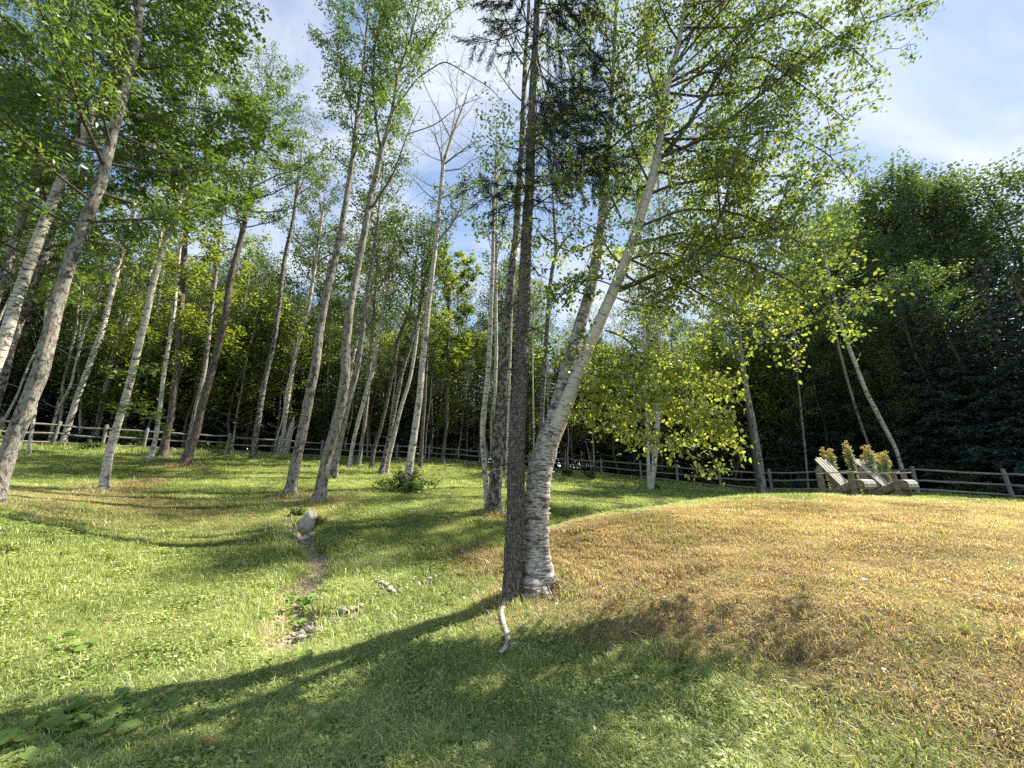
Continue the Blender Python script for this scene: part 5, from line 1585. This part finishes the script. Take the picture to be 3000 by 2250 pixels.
q = on_ground(655, 1150)
o = bpy.data.objects.new('boulder', hull_rock('boulder', [(-.22, -.15, -.25), (.2, -.18, -.25), (.24, .15, -.25), (-.2, .2, -.25), (-.13, -.16, .05), (-.02, -.1, .26), (.09, .0, .30), (.06, -.16, .16), (.27, -.05, .12), (.24, -.12, .02), (.15, .12, .2), (-.1, .1, .2), (-.19, -.02, -.02)])); COL.objects.link(o)
o.location = (q[0], q[1] + .15, q[2] + .20); o.rotation_euler = (0, .05, .1); o.scale = (.85, .85, .85)
tag(o, 'pointed grey boulder at the head of the bare rut in the lawn', 'rock')
RK = [rock_mesh('stone', 20 + k, 2, 1, .8, .55) for k in range(5)]
stones = []
for (px, py, w, g, lab) in (
    (668, 1368, 18, 'a', None), (655, 1378, 14, 'a', None), (685, 1366, 13, 'a', None), (648, 1388, 15, 'a', None), (672, 1385, 11, 'a', None), (700, 1372, 10, 'a', None),
    (742, 1325, 14, 'b', None), (757, 1323, 13, 'b', None), (770, 1320, 10, 'b', None), (781, 1315, 12, 'b', None), (765, 1338, 11, 'b', None), (790, 1330, 8, 'b', None),
    (812, 1262, 11, 'c', None), (824, 1264, 12, 'c', None), (834, 1270, 12, 'c', None), (842, 1277, 13, 'c', None), (850, 1284, 10, 'c', None), (826, 1277, 9, 'c', None), (862, 1283, 8, 'c', None), (838, 1262, 7, 'c', None),
    (905, 1268, 9, 'd', None), (918, 1262, 9, 'd', None), (928, 1255, 10, 'd', None), (940, 1250, 9, 'd', None), (896, 1254, 8, 'd', None), (950, 1246, 7, 'd', None), (880, 1275, 8, 'd', None),
    (622, 1152, 17, 'g', None), (640, 1163, 15, 'g', None), (676, 1160, 14, 'g', None), (612, 1140, 13, 'g', None), (658, 1170, 12, 'g', None), (630, 1170, 10, 'g', None),
    (692, 1137, 14, 'e', 'small round grey stone in the weeds right of the boulder'), (693, 1163, 11, 'e2', 'small pale stone at the head of the rut below the boulder'), (664, 1210, 10, 'e3', 'flat pale stone at the right edge of the rut'),
    (1000, 1197, 10, 'f', 'pale flat stone in the bright grass left of the spruce foot'), (970, 1215, 8, 'f2', 'small pale stone in the grass between the stone rows and the poplar')):
    q = on_ground(px, py)
    sz = w / 2 / F * q[1] * 1.12
    o = bpy.data.objects.new('stone', RK[int(rng.integers(5))]); COL.objects.link(o)
    o.location = (q[0], q[1], q[2] + sz * .30 + .02); o.scale = (sz * 1.15,) * 3; o.rotation_euler = (rng.normal() * .2, rng.normal() * .2, rng.uniform(0, 6.28))
    gl = {'g': ('one of the rough stones tumbled round the foot of the boulder', 'stones round the boulder'), 'a': ('one of the pale stones heaped in the near dip of the hollow', 'stones heaped in the near dip'), 'b': ('one of the grey stones in the shaded row in the middle of the hollow', 'stones in the shaded middle row'),
          'c': ('one of the whitish stones in the sunlit row below the lawn', 'whitish stones in the sunlit row'), 'd': ('one of the small pale stones in the thin line reaching towards the spruce', 'small stones in the thin line')}
    if g in gl: tag(o, gl[g][0], 'stone', gl[g][1])
    else: tag(o, lab, 'stone')


def stick(pts, r0, label, mat='root', name='stick', cat='stick', group=None, lift=.02):
    q = [on_ground(a, b) + np.array([0, 0, lift + (c[0] if c else 0)]) for a, b, *c in pts]
    tb = Tubes(); Q, _, _ = resample(np.array(q), .05)
    tb.add(Q, np.linspace(r0, r0 * .5, len(Q)), 6, .1, 3)
    o = tb.build(name, M[mat], None, origin=q[0]); tag(o, label, cat, group)


stick([(1448, 1342), (1453, 1330), (1459, 1315)], .016, 'short white stick standing out on the dry slope right of the birch')
stick([(1291, 1341), (1294, 1320), (1296, 1312)], .010, 'thin pale twig on the dry grass just right of the root')
stick([(950, 1167), (962, 1168), (992, 1169)], .012, 'straight pale stick lying in the bright lawn left of the poplar')
stick([(630, 1127), (634, 1140), (640, 1160), (650, 1172), (672, 1178)], .018, 'bleached crooked root curling below the boulder')
stick([(604, 1146), (616, 1140), (630, 1142)], .022, 'bleached wood piece on the left of the boulder')
stick([(630, 1148), (629, 1138), (628, 1126, .12)], .016, 'upright pale snag at the left of the boulder')
stick([(463, 1321), (490, 1314), (512, 1298), (505, 1290)], .012, 'pale curved twig in the shade of the left lawn')
stick([(1130, 1395), (1112, 1399), (1100, 1402)], .012, 'short grey twig crossing the end of the root')
stick([(1080, 1270), (1062, 1278), (1055, 1283)], .010, 'small pale twig at the left of the spruce foot')

q = on_ground(1203, 1314)
root = empty('mushroom', q, 'small round white mushroom in the grass right of the tree feet', 'mushroom')
tb = Tubes(); tb.add(np.array([q + [0, 0, -.01], q + [0, 0, .03]]), [.009, .008], 8); tb.build('stalk', M['mushroom'], root)
tb = Tubes(); zz = np.array([.022, .025, .035, .046, .054, .058]); tb.add(np.column_stack([np.full(6, q[0]), np.full(6, q[1]), q[2] + zz]), [.012, .030, .034, .028, .016, .002], 12); tb.build('cap', M['mushroom'], root)

FL = {}
for k, (mat, shape) in {'tan': ('fallen_tan', 'ovate'), 'orange': ('fallen_orange', 'maple'), 'yellow': ('fallen_yellow', 'round')}.items():
    v, f, rr = leaves_np(np.zeros((1, 3)), np.array([[1., 0, 0]]), np.array([[0, 0, 1.]]), np.ones(1), shape, np.array([.6]))
    v[:, 2] *= 3.0
    FL[k] = mesh_np('fallen_leaf', v - np.array([.5, 0, 0]), f, M[mat], None, {'rnd': rr}, link=False).data


def fallen(px, py, w, kind, label, group=None):
    q = on_ground(px, py)
    o = bpy.data.objects.new('fallen_leaf', FL[kind]); COL.objects.link(o)
    sz = w / F * q[1] * 1.1
    o.location = (q[0], q[1], q[2] + .035); o.scale = (sz,) * 3
    o.rotation_euler = (rng.normal() * .35, rng.normal() * .35, rng.uniform(0, 6.28))
    tag(o, label, 'fallen leaf', group)


for (px, py, w, k, lab) in (
    (367, 1337, 14, 'orange', 'bright amber fallen leaf in the middle of the left shade'), (213, 1388, 14, 'orange', 'rust fallen leaf in the shade above the broad-leaved plants'),
    (543, 1283, 11, 'orange', 'red-orange fallen leaf beside the bare rut'), (430, 1420, 15, 'tan', 'pinkish fallen leaf near the centre of the left shade'), (232, 1354, 13, 'tan', 'cream fallen leaf above the rust one'),
    (515, 1356, 12, 'tan', 'narrow upright tan leaf left of the near stones'), (362, 1505, 17, 'tan', 'pale peach leaf right of the broad-leaved patch'), (443, 1611, 16, 'orange', 'orange leaf low in the left foreground grass'),
    (437, 1553, 14, 'tan', 'tan curled leaf above the low orange leaf'), (120, 1310, 16, 'tan', 'long pale leaf at the shade edge on the left lawn'), (16, 1480, 15, 'tan', 'whitish leaf near the left edge above the plants'),
    (231, 1590, 18, 'tan', 'buff leaf at the lower end of the broad-leaved patch'), (3, 1390, 12, 'tan', 'brown leaf cut by the left edge'), (628, 1425, 12, 'orange', 'rusty leaf just below the near stones'),
    (1256, 1434, 9, 'yellow', 'small bright yellow leaf in the grass below the trees'), (1464, 1480, 18, 'orange', 'orange-yellow leaf in the dry grass right of centre'), (1438, 1300, 9, 'tan', 'small pale leaf on the dry slope above the white stick'),
    (2085, 1345, 9, 'tan', 'white flake of leaf on the right slope'), (1548, 1345, 10, 'tan', 'pale curled leaf on the mound right of the white stick'), (1505, 1500, 10, 'tan', 'pale leaf just right of the orange-yellow one'),
    (98, 1325, 8, 'tan', 'tiny cream leaf left of the long pale leaf'), (362, 1452, 9, 'tan', 'small tan leaf between the pinkish and peach ones')):
    fallen(px, py, w, k, lab)
for k in range(130):
    px, py = rng.uniform(0, 1050), rng.uniform(1090, 1300)
    if 560 < px < 720 and py < 1320 and py > 1110: continue
    fallen(px, py, rng.uniform(4, 7), 'tan', 'small pale birch leaf lying on the sunlit left lawn', 'small pale leaves on the left lawn')
for k in range(40):
    fallen(rng.uniform(1150, 2200), rng.uniform(1180, 1640), rng.uniform(4, 8), 'tan', 'small bleached leaf lying on the dry slope at right', 'small bleached leaves on the dry slope')


# brown litter round the feet of the trees, gravel in the rut
r_ = np.random.default_rng(63)
LP = Leaves()
for (tx, ty, rad_), num in [((t_[0], t_[1], t_[2]), 900 if k >= 0 and t_[1] < 6.5 else 160) for k, t_ in enumerate(TREE_FOOT)]:
    a = r_.uniform(0, 6.28, num); q_ = rad_ * .75 * np.abs(r_.normal(size=num))
    x_, y_ = tx + q_ * np.cos(a), ty + q_ * np.sin(a)
    LP.add(np.column_stack([x_, y_, ground(x_, y_) + r_.uniform(.005, .05, num)]), .038, r_, 0, .7)
o = LP.build('leaf_litter', leaf_mat('litter_leaf', [(0, (0.07, 0.04, 0.02)), (.5, (0.2, 0.115, 0.06)), (1, (0.42, 0.29, 0.17))], .15, 1.1, .03, (1, 1, .8)), 'ovate')
tag(o, 'brown fallen birch leaves gathered round the feet of the trunks', 'leaf litter', kind='stuff')
gv, gf = [], []
ico = [(0, 0, 1), (.9, 0, .1), (0, .8, .2), (-.85, .1, .1), (.1, -.8, .15), (0, 0, -.5)]
icf = [(0, 1, 2), (0, 2, 3), (0, 3, 4), (0, 4, 1), (5, 2, 1), (5, 3, 2), (5, 4, 3), (5, 1, 4)]
n_g = 0
pts_ = [(a + r_.normal() * w * .6, b + r_.normal() * w * .6) for a, b, w in SPOTS for _ in range(45)]
for (ax_, ay_), (bx_, by_) in zip(RUT[:-1], RUT[1:]):
    for _ in range(60):
        t_ = r_.uniform(); pts_.append((ax_ + (bx_ - ax_) * t_ + r_.normal() * .14, ay_ + (by_ - ay_) * t_ + r_.normal() * .10))
pa = np.array(pts_); pz = ground(pa[:, 0], pa[:, 1])
for (a, b), z_ in zip(pts_, pz):
    s_ = r_.uniform(.008, .035); an = r_.uniform(0, 6.28); ca, sa = math.cos(an), math.sin(an)
    for v_ in ico: gv.append((a + s_ * (ca * v_[0] - sa * v_[1]), b + s_ * (sa * v_[0] + ca * v_[1]), z_ + .005 + s_ * .7 * v_[2]))
    gf += [[n_g + i_ for i_ in f_] for f_ in icf]; n_g += 6
o = mesh_np('gravel', np.array(gv), np.array(gf), M['stone'], None)
tag(o, 'loose gravel in the bare rut and between the stone heaps', 'gravel', kind='stuff')

# broad-leaved ground plants
PLEAF = []
for k in range(5):
    v, f, rr = leaves_np(np.zeros((1, 3)), np.array([[1., 0, 0]]), np.array([[0, 0, 1.]]), np.ones(1), 'round', np.array([.2 + .15 * k]))
    PLEAF.append(mesh_np('leaf', v, f, M['broad'], None, {'rnd': rr}, link=False).data)


def broad_plant(px, py, n, size_px, spread_px, label, group=None):
    q = on_ground(px, py)
    root = empty('broad_leaved_plant', q, label, 'plant', group)
    for k in range(int(n * 2.6)):
        a = rng.uniform(0, 6.28); rr = 1.7 * spread_px / F * q[1] * math.sqrt(rng.uniform(0, 1))
        x_, y_ = q[0] + rr * math.cos(a), q[1] + rr * math.sin(a) * .9
        z_ = g1(x_, y_) + rng.uniform(.02, .075)
        o = bpy.data.objects.new('leaf', PLEAF[k % 5]); o.parent = root
        o.location = (x_ - q[0], y_ - q[1], z_ - q[2]); sz = size_px / F * q[1] * rng.uniform(.35, .8)
        o.scale = (sz, sz, sz); o.rotation_euler = (rng.normal() * .3 + .25, rng.normal() * .3, rng.uniform(0, 6.28))
        COL.objects.link(o)


for (px, py, n, s_, sp_, lab) in (
    (240, 1560, 9, 42, 48, 'dense patch of big round leaves in the left foreground, topmost part'), (225, 1600, 6, 46, 36, 'big round leaves at the lower end of the foreground patch'), (300, 1520, 8, 32, 40, 'rounded leaves thinning out above the foreground patch'),
    (60, 1590, 8, 42, 48, 'light round leaves near the bottom left corner'), (15, 1640, 6, 46, 40, 'round leaves in the very bottom left corner'), (120, 1565, 4, 34, 26, 'single pale leaf group between the corner and the big patch'),
    (330, 1452, 8, 26, 34, 'middle-sized round leaves in the shade above the big patch'), (200, 1470, 6, 24, 30, 'small round leaves in the shade left of the middle-sized ones'), (130, 1408, 5, 24, 28, 'scattered round leaves in the shade at far left'),
    (500, 1420, 7, 22, 26, 'round leaves just left of the near stone heap'), (450, 1400, 4, 20, 22, 'few round leaves left of the stone-side plant'), (640, 1310, 9, 26, 26, 'pale round-leaved plant at the foot of the bare rut'), (610, 1345, 8, 22, 26, 'round-leaved plant between the rut and the near stones'),
    (690, 1330, 5, 18, 22, 'small round leaves between the two stone heaps'), (600, 1440, 6, 24, 28, 'dark round leaves below the near stones'), (700, 1590, 4, 26, 30, 'few pale leaves in the lower middle-left grass'), (980, 1600, 4, 24, 26, 'small plantain-like plant in the lower middle grass'),
    (1170, 1610, 4, 22, 26, 'dull green weed near the bottom centre'), (1480, 1470, 4, 24, 20, 'green weed beside the orange-yellow leaf'), (1115, 1470, 3, 18, 20, 'tiny broad-leaved weed below the root end'), (450, 1560, 4, 24, 30, 'few mid-green leaves right of the big patch'),
    (1120, 1330, 3, 16, 14, 'tiny weed right beside the pale root'), (2090, 1395, 3, 14, 22, 'yellowish weed on the far right slope')):
    broad_plant(px, py, n, s_, sp_, lab)

print('tris', sum(sum(len(p.vertices) - 2 for p in m.polygons) for m in bpy.data.meshes) if False else sum(len(m.loops) - 2 * len(m.polygons) for m in bpy.data.meshes))
print('leaves', N_LEAVES[0], 'trees in wood', n_w, 'tufts', len(x))
